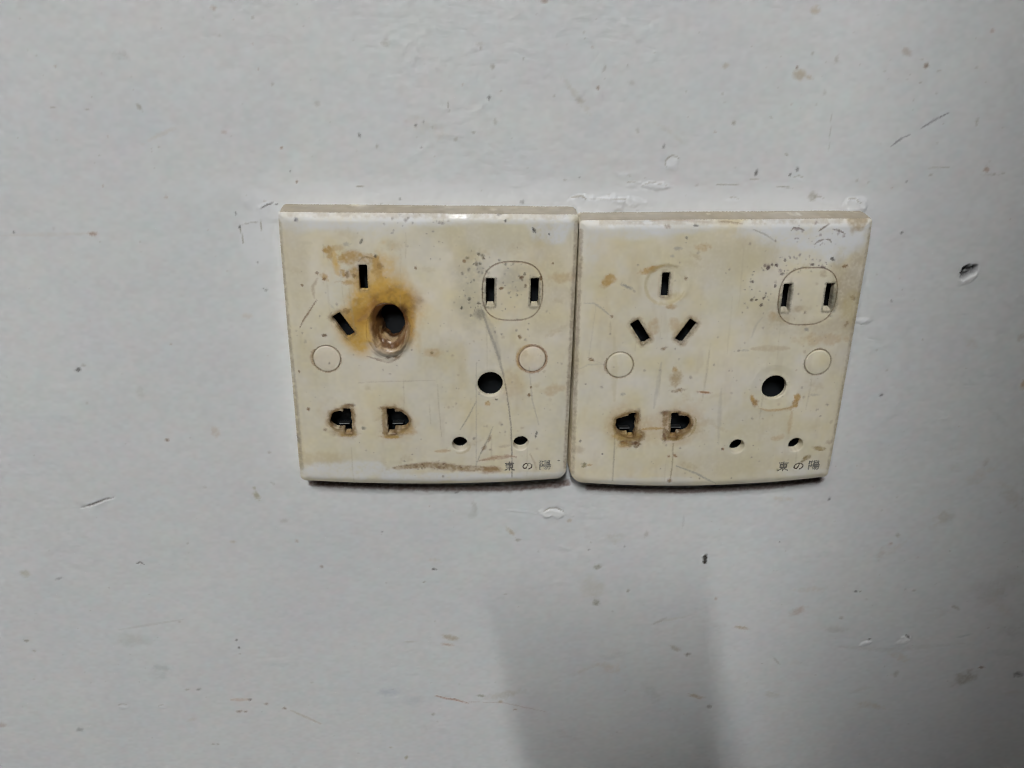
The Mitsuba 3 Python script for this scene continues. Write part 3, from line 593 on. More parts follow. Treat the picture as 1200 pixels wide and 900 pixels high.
    # screw caps: discs flush in their holes
    for j, cpos in enumerate((CAP_L, CAP_R)):
        Vc, Fc, bc = plate_mesh(Point(*cpos).buffer(3.78, quad_segs=16), [], 0.28, lambda p: yfun(p) - 0.34 + 0.22 * (np.hypot(p[:, 0] - cpos[0], p[:, 1] - cpos[1]) / 4) ** 2,
                                [(0.10, 0.05), (0.20, 0.18), (0.25, 0.40), (0.26, 1.3)], [], seed + j)
        col = tint(Vc, bc) * np.asarray(cap_tint)
        put(f'{key}__screw_cap' + ('', '_001')[j], Vc, Fc, 'old_plastic', col, M=M)

    # two-pin insert, a rounded block flush in the plate with two slots
    sl = [slot((OVAL[0] + s * 6.45, OVAL[1] - 0.3), 2.7, 8.6, 0, 0.3) for s in (-1, 1)]
    Vi, Fi, bi = plate_mesh(oval_poly(-0.12), sl, 0.27, lambda p: yfun(p) - 0.06, [(0.04, 0.02), (0.09, 0.08), (0.10, 1.5)], [scoop(2.2, 0.85, 1.0)] * 2, seed + 8)
    put(f'{key}__two_pin_insert', Vi, Fi, 'old_plastic', tint(Vi, bi), M=M)

    if burnt:
        mh = ragged(affinity.scale(Point(MC).buffer(1.0, quad_segs=24), 4.2, 5.6), 0.7, 71, 0.45)

        def inner(loop):
            out = []
            ang = np.arctan2(loop[:, 1] - MC[1], loop[:, 0] - MC[0])
            for k, dy in enumerate((0.12, 0.3, 0.55, 0.85, 1.2, 1.6, 2.1, 2.7, 3.4, 4.4)):
                wob = 0.28 * (fbm2(np.stack([ang * 4.2, np.full(len(ang), dy * 1.6)], -1), 1.0, 3, 66) - 0.5) * min(1, k / 2)
                lean = np.clip(-np.cos(ang - 0.55), 0, 1)
                out.append(((0.05 + 0.16 * lean) * k ** 0.9 + wob * 1.5, dy + 0.3 * np.roll(wob, 5)))
            return out
        Vb, Fb, bb = plate_mesh(lip_poly, [mh], 0.22, yfun, [(0.0, 0.4)], [inner], 5)
        col = tint(Vb, bb * 0)
        cave = sstep(0.1, 3.2, bb) * (np.hypot(Vb[:, 0] - MC[0], Vb[:, 2] - MC[1]) < 5.4)
        q = np.stack([np.arctan2(Vb[:, 2] - MC[1], Vb[:, 0] - MC[0]) * 3, Vb[:, 1] * 0.9], -1)
        char = np.clip(cave * 1.2 + 1.2 * (fbm2(q, 1.2, 3, 44) - 0.5) * (cave > 0.02), 0, 1)[:, None]
        col = col * (1 - char) + np.array(UMBER) * 0.45 * char
        ang, rho = np.arctan2(Vb[:, 2] - MC[1], Vb[:, 0] - MC[0]), np.hypot((Vb[:, 0] - MC[0]) / 4.15, (Vb[:, 2] - MC[1]) / 6.0)
        fold = fbm2(np.stack([np.cos(ang) * 1.6 + rho * 2.2, np.sin(ang) * 1.6 + rho * 4.0], -1), 2.2, 4, 45)
        side = np.clip(0.75 - 0.6 * np.cos(ang - 0.6), 0.15, 1.2)
        lipc = (sstep(1.75, 1.3, rho) * sstep(0.35, -0.35, np.sin(ang)))[:, None] * (1 - char)
        col = col * (1 - 0.7 * lipc) + np.array([0.46, 0.32, 0.17]) * 0.7 * lipc
        halo = (sstep(1.85, 1.05, rho + 0.9 * (fold - 0.5)) * np.clip(0.42 + 0.8 * np.sin(ang - 0.45), 0, 1))[:, None]
        col = col * (1 - halo) + np.array([0.085, 0.03, 0.008]) * halo
        crust = (np.exp(-((rho - 1.12 - 0.5 * (fold - 0.5)) / 0.13) ** 2) * sstep(0.3, 0.55, fold + 0.15))[:, None]
        col = col * (1 - 0.8 * crust) + np.array([0.15, 0.062, 0.016]) * 0.8 * crust
        rip = (np.clip((fold - 0.42) * 8, 0, 1) * sstep(1.62, 1.15, rho) * np.clip(side, 0.55, 1.0))[:, None]
        col = col * (1 - 0.92 * rip) + np.array([0.12, 0.055, 0.018]) * 0.92 * rip
        put(f'{key}__burnt_rim', Vb, Fb, 'melted_plastic', col, M=M)
        labels[f'{key}__burnt_rim'] = {'label': 'melted and scorched rim of the burnt hole'}

    # black backing that puts shade behind the holes, and the contacts in the two-pin slots
    Vk, Fk = rbox(76, 1.6, 76, 0.5, (-0.5, -1.3, 0))
    put(f'{key}__dark_backing', Vk, Fk, 'dark_core', None, 30, M)
    n = 0
    for (hx, hz), s in ((HEART_L, 1), (HEART_R, -1)):
        Vm, Fm = rbox(3.4, 2.2, 0.4, 0.18, (hx - s * 0.3, -4.4, hz - 2.6))
        put(f'{key}__contact' + ('' if n == 0 else f'_{n:03d}'), Vm, Fm, 'contact_metal', None, 30, M)
        n += 1
    for j, (name, x0, z0, ww, hh) in enumerate(words):
        poly = shapely.union_all([LineString([(x0 + u * ww, z0 + v * hh) for u, v in st]).buffer(0.19, quad_segs=3) for st in STROKES[name]])
        VV, FF, at = [], [], 0
        for g in getattr(poly, 'geoms', [poly]):
            Vt, Ft, _ = plate_mesh(Polygon(g.exterior), [Polygon(i) for i in g.interiors], 0.13, lambda p: yfun(p) - 0.035, [(0.0, 0.05)], [[(0.0, 0.05)]] * len(g.interiors), j)
            VV.append(Vt)
            FF.append(Ft + at)
            at += len(Vt)
        put(f'{key}__character' + ('' if j == 0 else f'_{j:03d}'), np.vstack(VV), np.vstack(FF), 'old_plastic', ink_tint(np.vstack(VV), key, j), False, M)


# --- left plate: its stains
m = Marks()
for c, rx, rz, al in (((-23.7, 40.5), 22, 3.0, 0.6), ((4.6, 41.2), 14, 2.2, 0.8), ((35.2, 39.1), 7.0, 4.4, 0.85), ((23.7, 41.3), 14, 1.6, 0.7), ((-35.3, 40.8), 6, 4, 0.6), ((-26.1, -38.4), 17, 3.0, 0.65), ((3.3, -41.1), 20, 1.8, 0.7), ((31.9, -40.8), 12, 1.4, 0.5), ((-23.8, 19.2), 6.5, 8, 0.25), ((-14.4, 38.2), 10, 4, 0.35)):
    m.blob(c, rx, rz, WASH, al, rag=0.55, soft=0.3, f=0.22, patchy=0.2)
m.blob((-42.5, -28.7), 2.2, 16, (0.62, 0.53, 0.32), 0.5, rag=0.6).blob((-35.1, -34.1), 9, 2, (0.60, 0.50, 0.30), 0.5, rag=0.6).blob((33.9, 20.7), 6, 16, (0.56, 0.49, 0.33), 0.35, rag=0.7)
m.blob((-37.4, 30.3), 3.5, 14, (0.60, 0.53, 0.37), 0.4, rag=0.6).blob((14.1, 36.7), 16, 4.5, (0.58, 0.52, 0.36), 0.45, rag=0.6)
# amber scorch
m.blob((-13.6, 13.3), 9.5, 10.0, AMBER, 0.88, rag=0.5, soft=0.6, f=0.15).blob((-11.6, 19.2), 6.5, 5.0, AMBER, 0.5, rag=0.6, soft=0.6)
m.blob((-19.8, 8.6), 6.6, 7.0, AMBER, 0.95, ang=-40, rag=0.4, soft=0.45).blob((-15.1, 23.0), 3.2, 8.5, AMBER, 0.5, ang=-25, rag=0.7, soft=0.5)
m.blob((-19.8, 12.8), 4.5, 3.5, OCHRE, 0.7, ang=20, rag=0.5, soft=0.5).blob((-23.2, 9.1), 5.6, 3.0, OCHRE, 0.6, ang=-57, rag=0.4, soft=0.5)
m.blob((-15.6, 13.8), 5.5, 3.2, (0.40, 0.19, 0.04), 0.85, ang=28, rag=0.5, soft=0.6).blob((-10.8, 16.9), 5.8, 3.0, (0.40, 0.19, 0.04), 0.85, rag=0.5, soft=0.6).blob((-6.0, 12.3), 1.6, 5.0, (0.52, 0.30, 0.08), 0.6, rag=0.4, soft=0.6)
m.line([(-20.6, 11.2), (-18.1, 12.5), (-15.3, 14.3), (-13.0, 15.6), (-9.3, 16.4)], 1.5, RUST, 0.7, rag=0.6)
m.line([(-17.1, 12.8), (-14.5, 14.6), (-11.8, 15.9)], 0.9, BROWN, 0.6, rag=0.6)
m.blob((-9.8, 17.5), 6.5, 3.2, (0.20, 0.085, 0.02), 0.9, rag=0.5, soft=0.6).blob((-6.3, 11.3), 1.6, 5.5, (0.28, 0.13, 0.03), 0.7, rag=0.5, soft=0.6).blob((-9.8, 15.9), 4.6, 2.4, UMBER, 0.85, ang=-8, rag=0.4, soft=0.55).line([(-14.1, 13.8), (-11.8, 15.9), (-9.1, 16.2), (-7.2, 13.9), (-6.6, 10.2)], 1.4, SOOT, 0.9).line([(-14.6, 13.8), (-12.0, 15.9), (-8.8, 16.2), (-6.7, 13.6), (-6.3, 10.2)], 2.2, UMBER, 0.6)
m.blob((-13.0, 4.4), 5.2, 3.6, PINK, 0.8, rag=0.4, soft=0.5).blob((-9.0, 5.4), 2.4, 4.0, (0.55, 0.46, 0.30), 0.7, ang=-20, soft=0.5)
m.line([(-18.7, 0.3), (-15.3, -0.8), (-12.3, -1.6), (-9.4, -0.2), (-8.1, 1.7)], 0.5, BROWN, 0.55, patchy=0.5).blob((-12.5, 0.1), 0.7, 0.5, UMBER, 0.8).blob((-10.2, 0.3), 0.8, 0.5, BROWN, 0.8)  # brown arc is the shadow under the melted lip, painted in; spots are scorch
m.blob((-15.8, 8.9), 3.0, 4.6, (0.62, 0.40, 0.10), 0.8, rag=0.4, soft=0.5).blob((-10.0, 18.0), 4.5, 2.6, AMBER, 0.7, rag=0.5, soft=0.5).blob((-5.3, 12.3), 1.2, 4.5, AMBER, 0.4, rag=0.5, soft=0.6)
m.line([(-16.7, 6.0), (-15.5, 3.8), (-13.5, 4.6)], 0.4, UMBER, 0.8).line([(-12.3, 3.6), (-10.5, 3.8), (-8.5, 4.9), (-7.2, 7.0)], 0.45, BROWN, 0.9).line([(-15.5, 9.1), (-14.9, 6.2), (-13.0, 4.4)], 0.6, BROWN, 0.8, patchy=0.3)
m.line([(-17.2, 10.7), (-16.8, 8.1), (-15.7, 6.0)], 0.6, RUST, 0.7)
for c, rx, rz, co, al in (((-28.0, 32.1), 1.5, 0.9, OCHRE, 0.85), ((-27.6, 30.6), 0.8, 1.6, OCHRE, 0.6), ((-26.3, 29.4), 0.7, 2.6, AMBER, 0.55), ((-25.7, 26.9), 0.8, 2.2, AMBER, 0.5), ((-24.4, 29.6), 1.2, 1.0, OCHRE, 0.6),
                          ((-22.0, 29.7), 2.6, 2.2, OCHRE, 0.7), ((-20.2, 30.7), 2.8, 1.0, OCHRE, 0.5), ((-17.0, 29.7), 3.2, 1.3, OCHRE, 0.6), ((-14.6, 28.2), 1.6, 2.6, OCHRE, 0.75), ((-13.7, 27.5), 1.0, 0.8, BROWN, 0.6), ((-14.1, 25.0), 1.2, 3.0, OCHRE, 0.5),
                          ((-24.2, 25.5), 1.0, 1.2, OCHRE, 0.8), ((-23.0, 25.0), 0.7, 0.9, BROWN, 0.7), ((-20.8, 25.5), 1.5, 1.5, OCHRE, 0.7), ((-21.1, 24.7), 0.5, 0.5, BROWN, 0.8), ((-29.5, 24.2), 1.0, 1.2, OCHRE, 0.7), ((-29.6, 23.7), 0.5, 0.4, BROWN, 0.8),
                          ((-21.9, 22.7), 3.4, 0.6, OCHRE, 0.6), ((-20.5, 17.4), 1.3, 1.0, OCHRE, 0.65), ((-31.6, 25.4), 0.5, 0.4, BROWN, 0.7), ((-36.0, 21.7), 0.4, 0.5, BROWN, 0.8), ((-22.7, 33.8), 1.0, 0.5, GREY, 0.5), ((-25.4, 32.6), 2.0, 0.8, OCHRE, 0.35),
                          ((-24.1, 14.1), 1.4, 0.8, BROWN, 0.6), ((-27.9, 12.2), 1.6, 1.0, BROWN, 0.5), ((-13.5, 21.8), 2.0, 2.5, AMBER, 0.5)):
    m.blob(c, rx, rz, co, al, rag=0.8, soft=0.4)
m.line([(-19.6, 28.9), (-18.6, 29.9), (-17.2, 30.2), (-15.5, 29.7)], 0.35, BROWN, 0.5)
m.line([(-31.5, 23.9), (-33.1, 21.2), (-32.9, 17.9)], 0.6, TAN, 0.6).line([(-32.2, 17.4), (-34.7, 13.8), (-36.6, 11.2), (-37.8, 8.8)], 0.32, BROWN, 0.75).line([(-28.4, 16.1), (-27.3, 14.8)], 0.3, GREY, 0.3)
m.line([(-22.5, -8.4), (-16.6, -7.9), (1.3, -7.4)], 0.22, BROWN, 0.22, patchy=0.8).blob((0.5, 1.4), 2.6, 1.4, OCHRE, 0.4, rag=0.7).blob((0.5, 1.4), 0.5, 0.4, BROWN, 0.7)
# the dirty crack that runs down from the two-pin insert
m.line([(15.1, 15.7), (16.1, 12.4), (17.4, 8.1), (19.0, 4.4), (20.5, -0.5), (21.9, -6.0), (22.7, -10.2)], 0.55, (0.24, 0.225, 0.18), 0.55, rag=0.6).line([(22.5, -8.8), (23.6, -15.9), (24.5, -23.2), (24.9, -32.1), (25.1, -41.3)], 0.28, (0.26, 0.23, 0.18), 0.75, taper=False)
m.line([(15.6, 14.2), (17.9, 8.9), (20.8, -0.5)], 1.4, GREY, 0.35, rag=0.8)
m.line([(13.7, -14.4), (11.3, -19.6), (8.6, -24.3)], 0.28, (0.3, 0.27, 0.2), 0.6).line([(18.9, -23.2), (16.9, -28.5), (14.7, -33.6), (13.4, -37.2)], 0.3, (0.3, 0.27, 0.2), 0.6)
m.blob((17.9, -27.3), 0.4, 1.2, BROWN, 0.6, ang=-20).blob((16.1, -30.6), 0.6, 0.9, BROWN, 0.7, ang=-40).blob((18.2, -31.2), 0.5, 0.4, BROWN, 0.5)
m.line([(13.7, -1.9), (13.7, -20.2), (13.7, -37.5)], 0.22, GREY, 0.4, taper=False).line([(29.6, -3.2), (30.9, -14.5), (33.3, -23.2)], 0.25, GREY, 0.4).line([(30.6, -32.8), (32.1, -35.8), (33.0, -38.9)], 0.4, TAN, 0.6)
# brown deposit along the bottom
m.line([(-12.4, -37.6), (-7.3, -37.1), (-1.9, -36.5), (3.4, -37.1), (10.1, -37.8), (20.4, -38.2)], 1.5, (0.34, 0.235, 0.13), 0.9, rag=0.7, patchy=0.2).blob((18.3, -38.5), 3.2, 1.3, (0.36, 0.22, 0.11), 0.8, rag=0.6)
m.line([(14.7, -35.1), (19.6, -34.2), (25.0, -33.6), (26.3, -34.0)], 0.8, (0.42, 0.25, 0.15), 0.75, rag=0.8, patchy=0.3).line([(0.8, -31.7), (5.6, -31.4)], 0.7, OCHRE, 0.5).line([(20.9, -30.3), (24.4, -29.7)], 0.6, TAN, 0.4)
m.specks((-0.6, -37.1), 11, 1.2, 26, 0.2, 0.5, UMBER, 0.7, 3).specks((3.4, -37.8), 18, 1.0, 20, 0.25, 0.7, (0.62, 0.55, 0.42), 0.8, 4)
# dirt round the holes
m.blob((-27.4, -21.2), 5.6, 5.6, OCHRE, 0.28, rag=0.7, soft=0.6).blob((-11.0, -21.6), 5.6, 5.8, OCHRE, 0.3, rag=0.7, soft=0.6)
m.blob((HEART_L[0] + 0.8, HEART_L[1] - 4.2), 3.0, 1.1, (0.40, 0.30, 0.16), 0.8, rag=0.8).blob((HEART_R[0] - 0.8, HEART_R[1] - 4.2), 3.0, 1.1, (0.38, 0.28, 0.15), 0.8, rag=0.8).ring(HEART_L, 4.0, 0.35, UMBER, 0.7, 20, 200, 0.5).ring(HEART_R, 4.0, 0.35, UMBER, 0.7, -40, 160, 0.5)
m.ring(HEART_L, 4.1, 0.5, BROWN, 0.55, 30, 330).ring(HEART_R, 4.1, 0.5, BROWN, 0.55, -150, 150)
m.blob((-24.7, -15.7), 1.3, 0.5, UMBER, 0.85, rag=0.5).blob((-26.3, -16.0), 0.8, 0.4, BROWN, 0.7).blob((-23.9, -20.0), 0.6, 4.0, BROWN, 0.5).blob((-26.4, -25.6), 2.6, 0.8, OCHRE, 0.8).blob((-29.2, -25.0), 2.8, 1.2, TAN, 0.5)
m.blob((-13.7, -16.6), 2.0, 0.6, BROWN, 0.8).blob((-14.7, -21.2), 0.6, 4.2, BROWN, 0.6).blob((-12.8, -26.5), 2.8, 0.6, OCHRE, 0.85).blob((-7.4, -23.9), 2.4, 1.8, OCHRE, 0.55).blob((-21.0, -23.5), 0.7, 0.5, DARK, 0.7).blob((-32.8, -24.1), 0.6, 0.5, BROWN, 0.6)
m.ring(CAP_L, 4.3, 0.22, BROWN, 0.7, 0, 359).ring(CAP_L, 4.6, 0.45, RUST, 0.5, 140, 210).ring(CAP_R, 4.35, 0.45, RUST, 0.8, 0, 359, 0.3).ring(CAP_R, 4.7, 0.5, OCHRE, 0.6, 100, 230)
m.blob((11.2, 23.1), 4.2, 9, (0.46, 0.43, 0.33), 0.5, rag=0.6, soft=0.6).blob((12.4, 14.9), 4, 7, (0.48, 0.45, 0.36), 0.35, rag=0.6, soft=0.6).blob((24.7, 24.2), 4.5, 3, (0.47, 0.44, 0.36), 0.5, rag=0.7)
m.line(np.asarray(oval_poly().exterior.coords), 0.2, BROWN, 0.6, 0.8, False, 0.0, 0.4).blob((14.6, 13.4), 1.4, 1.6, (0.25, 0.23, 0.18), 0.7, rag=0.5).blob((14.6, 26.9), 1.0, 1.8, GREY, 0.4)
m.specks((21.5, 23.2), 11, 9, 46, 0.15, 0.5, (0.12, 0.10, 0.08), 0.85, 5).specks((12.9, 21.9), 5, 10, 26, 0.15, 0.5, (0.14, 0.11, 0.08), 0.8, 6).specks((-3.7, 39.7), 9, 4, 22, 0.15, 0.5, (0.25, 0.22, 0.2), 0.8, 7)
m.specks((0, 0), 42, 42, 150, 0.12, 0.42, (0.22, 0.17, 0.12), 0.65, 8).specks((20, -15), 18, 25, 50, 0.12, 0.5, TAN, 0.6, 9)
for c, rx, rz, ang, co in (((-18.6, 34.5), 0.35, 0.8, -25, DARK), ((-14.8, 30.4), 0.4, 0.5, 0, DARK), ((-3.6, 27.1), 0.4, 0.5, 0, BROWN), ((-36.1, 40.4), 0.6, 0.6, 30, (0.15, 0.15, 0.16)), ((-30.8, 6.7), 0.7, 0.5, 0, UMBER), ((-37.4, -17.1), 0.6, 0.5, -30, BROWN), ((-39.2, -4.8), 0.3, 0.5, 0, BROWN),
                           ((14.4, 31.1), 0.5, 0.5, 0, DARK), ((15.3, 30.9), 0.4, 0.3, 0, DARK), ((30.0, 38.0), 0.4, 0.9, 25, DARK), ((21.8, 40.6), 0.3, 0.4, 0, DARK), ((34.3, 36.9), 0.3, 0.3, 0, DARK), ((20.3, 42.3), 0.9, 0.3, 20, DARK), ((10.3, 29.1), 0.5, 0.5, 0, BROWN), ((11.7, 18.0), 0.5, 0.5, 0, DARK), ((9.4, 15.2), 0.4, 0.5, 0, DARK), ((32.3, 24.2), 0.4, 0.7, 0, BROWN), ((35.6, 28.5), 0.3, 0.3, 0, BROWN),
                           ((26.7, 24.5), 0.6, 0.5, 0, UMBER), ((27.9, 21.9), 0.4, 0.5, 0, UMBER), ((21.0, 21.2), 0.7, 0.4, 20, BROWN), ((26.6, 6.3), 0.5, 0.8, 25, BROWN), ((30.3, -9.9), 0.5, 0.4, 0, BROWN), ((29.8, -12.5), 0.5, 0.6, -20, BROWN), ((17.1, -15.3), 0.7, 0.9, -40, OCHRE), ((19.9, -13.9), 0.3, 0.3, 0, DARK), ((32.6, -25.6), 0.3, 0.7, 0, DARK), ((32.3, -26.8), 0.35, 0.5, 20, DARK), ((39.9, -35.6), 0.3, 0.3, 0, DARK), ((-41.6, -27.2), 0.6, 1.4, 10, (0.3, 0.28, 0.27))):
    m.blob(c, rx, rz, co, 0.85, ang, rag=0.6, soft=0.35)
m.blob((38.8, 24.3), 3.6, 1.4, OCHRE, 0.35, rag=0.7).blob((37.6, -10.8), 3.4, 1.6, OCHRE, 0.35, ang=20, rag=0.7).blob((24.5, -8.8), 3, 5, OCHRE, 0.2, rag=0.7)
m.line([(-40.6, 39.4), (-41.3, 10.1), (-40.5, -14.3), (-41.2, -34.7)], 0.5, GREY, 0.35, rag=0.8, taper=False, patchy=0.5)
m.ring(RND, 4.6, 0.5, GREY, 0.3, 180, 300).ring(PIN_L, 3.3, 0.5, (0.60, 0.50, 0.28), 0.6, 250, 350)

LW = [('east', 22.6, -38.8, 3.3, 3.0), ('no', 28.3, -38.6, 3.4, 2.9), ('sun', 33.7, -38.6, 3.8, 3.2)]
M0 = T()
build_socket('wall_socket', M0, (-41.15, 42.15, 42.0, -42.0), (0.8, 1.0, 2.8, 1.2), 1.5, 0.4, 3, m, True, [(RND, 4.9, 0.12)], LW, (1.03, 1.01, 1.04), None)
labels['wall_socket'] = {'label': 'cream wall socket plate with a burnt, melted hole and amber scorch marks', 'category': 'wall socket', 'group': 'stained socket plates side by side on the wall'}

# --- right plate: its stains
m = Marks()
for c, rx, rz, al in (((-29.6, 40.8), 14, 3.6, 0.55), ((-17.5, 41.6), 14, 2.4, 0.8), ((22.2, 39.4), 20, 4.4, 0.8), ((10.9, 41.0), 8, 3.2, 0.7), ((31.5, 36.1), 7.5, 6, 0.75), ((21.9, 33.0), 10, 4, 0.4), ((-41.2, 39.2), 2.6, 9, 0.35), ((-19.0, -41.4), 14, 1.5, 0.4), ((31.1, -38.8), 9, 1.5, 0.4)):
    m.blob(c, rx, rz, WASH, al, rag=0.55, soft=0.3, f=0.22, patchy=0.2)
m.blob((34.9, 23.4), 4.5, 9, (0.46, 0.38, 0.24), 0.65, ang=-8, rag=0.6, soft=0.5).blob((38.6, 16.8), 3.2, 6, (0.52, 0.43, 0.20), 0.6, ang=-8, rag=0.6, soft=0.5).blob((33.1, 10.2), 9, 3, TAN, 0.4, rag=0.7, soft=0.6).blob((31.1, 6.7), 7, 1.6, OCHRE, 0.35, rag=0.8)
m.blob((15.4, 15.8), 8, 6, (0.50, 0.45, 0.32), 0.5, rag=0.6, soft=0.6).blob((5.7, 32.6), 9, 5, (0.60, 0.54, 0.38), 0.5, rag=0.7).blob((36.1, 42.7), 2.8, 3.4, TAN, 0.85, rag=0.5, soft=0.3)
m.blob((-6.8, 32.7), 16, 8, (0.58, 0.52, 0.35), 0.4, rag=0.7, soft=0.6).blob((8.3, -35.8), 22, 5, (0.59, 0.52, 0.34), 0.4, rag=0.7, soft=0.6).blob((17.7, -22.3), 14, 6, (0.60, 0.53, 0.33), 0.35, rag=0.7)
for c, rx, rz, ang, co, al in (((-35.1, 25.9), 1.8, 1.3, 30, OCHRE, 0.75), ((-36.3, 24.7), 1.8, 1.2, 30, OCHRE, 0.45), ((-29.8, 23.8), 1.9, 0.4, -25, (0.38, 0.36, 0.3), 0.85), ((-23.9, 28.6), 2.6, 0.9, 15, OCHRE, 0.75), ((-21.4, 29.6), 2.2, 0.5, 10, OCHRE, 0.6), ((-17.5, 29.8), 2.4, 0.4, 0, TAN, 0.5),
                               ((-9.0, 35.2), 2.2, 0.9, 0, OCHRE, 0.5), ((-15.7, 35.0), 1.2, 0.5, 0, GREY, 0.6), ((-17.2, 32.8), 0.5, 0.4, 0, GREY, 0.6), ((-12.7, 26.2), 0.45, 0.5, 0, BROWN, 0.8), ((-15.7, 20.6), 3.5, 1.5, 15, (0.58, 0.48, 0.24), 0.6), ((-16.3, 17.7), 1.4, 0.8, 0, OCHRE, 0.6), ((-13.5, 38.0), 0.4, 0.4, 0, DARK, 0.7), ((-11.1, 41.4), 0.7, 0.35, 0, DARK, 0.8),
                               ((-19.1, 41.2), 0.9, 0.6, 0, BROWN, 0.6), ((-33.8, 14.8), 0.5, 0.4, 0, BROWN, 0.7), ((-21.8, 10.6), 1.8, 3.4, -25, OCHRE, 0.4), ((-14.5, 11.6), 1.6, 2.6, 15, OCHRE, 0.4), ((-17.5, 4.6), 0.8, 0.5, 20, BROWN, 0.7), ((-39.4, 1.1), 0.9, 0.6, -20, BROWN, 0.85), ((-13.1, -5.2), 1.7, 2.4, 0, (0.45, 0.33, 0.17), 0.75), ((-13.9, -2.3), 0.7, 0.8, 0, OCHRE, 0.6), ((-12.0, -9.1), 2.0, 0.6, 8, (0.3, 0.2, 0.1), 0.8),
                               ((-3.9, -9.9), 2.0, 0.32, -8, (0.36, 0.16, 0.06), 0.9), ((-29.1, -10.3), 0.6, 0.5, 0, GREY, 0.7), ((-40.1, -35.0), 0.9, 0.8, -30, (0.28, 0.24, 0.13), 0.85), ((-38.4, -35.0), 0.9, 0.3, 0, OCHRE, 0.6), ((-42.2, -29.5), 2.0, 1.4, 0, TAN, 0.5), ((4.1, -29.8), 0.45, 0.5, 0, RUST, 0.95), ((-13.1, -32.2), 0.4, 0.4, 0, RUST, 0.9), ((-11.2, -32.0), 0.9, 0.5, -30, RUST, 0.8),
                               ((11.4, -12.4), 0.7, 1.2, 20, OCHRE, 0.85), ((12.6, -13.9), 0.9, 1.3, 25, (0.33, 0.17, 0.04), 0.85), ((25.9, -12.4), 1.3, 1.3, 30, OCHRE, 0.85), ((25.4, -14.4), 1.1, 1.0, 20, (0.40, 0.24, 0.07), 0.8), ((24.2, -15.9), 1.6, 0.7, 25, OCHRE, 0.6), ((21.6, -26.3), 1.8, 1.0, 10, OCHRE, 0.4), ((35.5, -30.5), 1.9, 0.8, -12, (0.38, 0.28, 0.13), 0.9), ((38.5, -28.4), 1.2, 0.7, 0, TAN, 0.6),
                               ((32.1, -33.8), 1.2, 0.9, 15, (0.28, 0.20, 0.08), 0.9), ((30.9, -35.1), 0.7, 0.35, 20, (0.25, 0.19, 0.09), 0.85), ((23.1, -38.0), 0.5, 0.35, 20, OLIVE, 0.9), ((25.3, 10.0), 0.7, 0.6, 0, GREY, 0.85), ((21.8, 16.5), 1.4, 1.1, 0, TAN, 0.6), ((28.1, 27.1), 1.0, 0.9, 0, TAN, 0.6), ((14.6, 14.5), 1.6, 1.4, 0, OCHRE, 0.4),
                               ((34.1, 29.3), 1.0, 0.45, 15, BROWN, 0.85), ((30.0, 31.4), 0.9, 0.45, -35, DARK, 0.85), ((38.1, 19.5), 0.9, 0.6, -20, BROWN, 0.5), ((37.6, 11.5), 0.5, 1.0, -20, BROWN, 0.5), ((31.2, -11.6), 1.4, 0.4, 0, GREY, 0.35), ((6.8, 3.7), 1.5, 0.3, 0, GREY, 0.5)):
    m.blob(c, rx, rz, co, al, ang, rag=0.7, soft=0.4)
m.line([(9.1, 4.2), (14.3, 4.2), (20.9, 4.1)], 1.2, (0.52, 0.42, 0.27), 0.5, rag=0.8)
m.line([(13.9, -15.7), (17.0, -16.6), (21.1, -16.4), (24.2, -15.6)], 0.5, OCHRE, 0.55, patchy=0.3).line([(24.7, -17.1), (24.7, -20.9), (24.7, -24.8)], 0.9, OCHRE, 0.3)
# hairline cracks in the whitewash at the top
m.line([(16.7, 39.9), (17.3, 40.7), (19.1, 40.4), (20.4, 39.9)], 0.34, (0.2, 0.16, 0.12), 0.85).line([(24.7, 39.6), (26.0, 40.6), (27.6, 41.6)], 0.36, (0.2, 0.16, 0.12), 0.85).line([(28.8, 40.1), (30.4, 39.8), (32.5, 38.8)], 0.36, (0.22, 0.18, 0.15), 0.85)
m.line([(24.0, 35.7), (25.1, 36.7), (26.6, 37.2)], 0.36, (0.22, 0.18, 0.15), 0.8).line([(27.1, 37.2), (28.3, 37.1), (29.0, 36.2)], 0.3, (0.22, 0.18, 0.15), 0.8).line([(5.3, 40.3), (9.2, 38.8), (12.7, 36.5)], 0.3, GREY, 0.6).line([(-5.3, 42.5), (-0.9, 42.3), (2.4, 41.7)], 0.3, BROWN, 0.7)
m.line([(-23.6, 42.7), (-17.6, 43.1), (-7.7, 42.3)], 0.5, RUST, 0.45, patchy=0.5).line([(-42.1, 18.8), (-39.1, 18.8), (-36.5, 16.9), (-34.1, 14.8)], 0.35, GREY, 0.5).line([(-38.4, 20.3), (-40.1, 1.7), (-35.9, -0.3)], 0.2, GREY, 0.2).line([(-42.6, -1.9), (-40.1, -0.5), (-35.1, -0.3)], 0.3, GREY, 0.3)
# mould lines
m.line([(-30.9, -21.3), (-30.7, -30.3), (-30.7, -41.1)], 0.26, (0.4, 0.35, 0.24), 0.6, taper=False).line([(-12.1, -27.7), (-11.7, -35.3), (-12.0, -41.9)], 0.3, (0.36, 0.29, 0.16), 0.65, taper=False).blob((-12.1, -41.3), 0.8, 0.8, BROWN, 0.7)
m.line([(-18.0, -0.0), (-18.5, -7.0), (-19.2, -15.1)], 0.8, GREY, 0.3).line([(-10.6, -35.7), (-3.9, -38.6), (3.5, -42.9)], 0.45, (0.33, 0.32, 0.28), 0.6).line([(1.3, -8.8), (1.5, -16.0), (2.5, -28.0)], 0.8, GREY, 0.25).line([(8.7, 7.8), (9.7, 11.8), (11.3, 14.0)], 0.4, GREY, 0.3)
m.line([(-32.7, 8.4), (-31.6, -12.5)], 1.2, (0.6, 0.53, 0.36), 0.4)
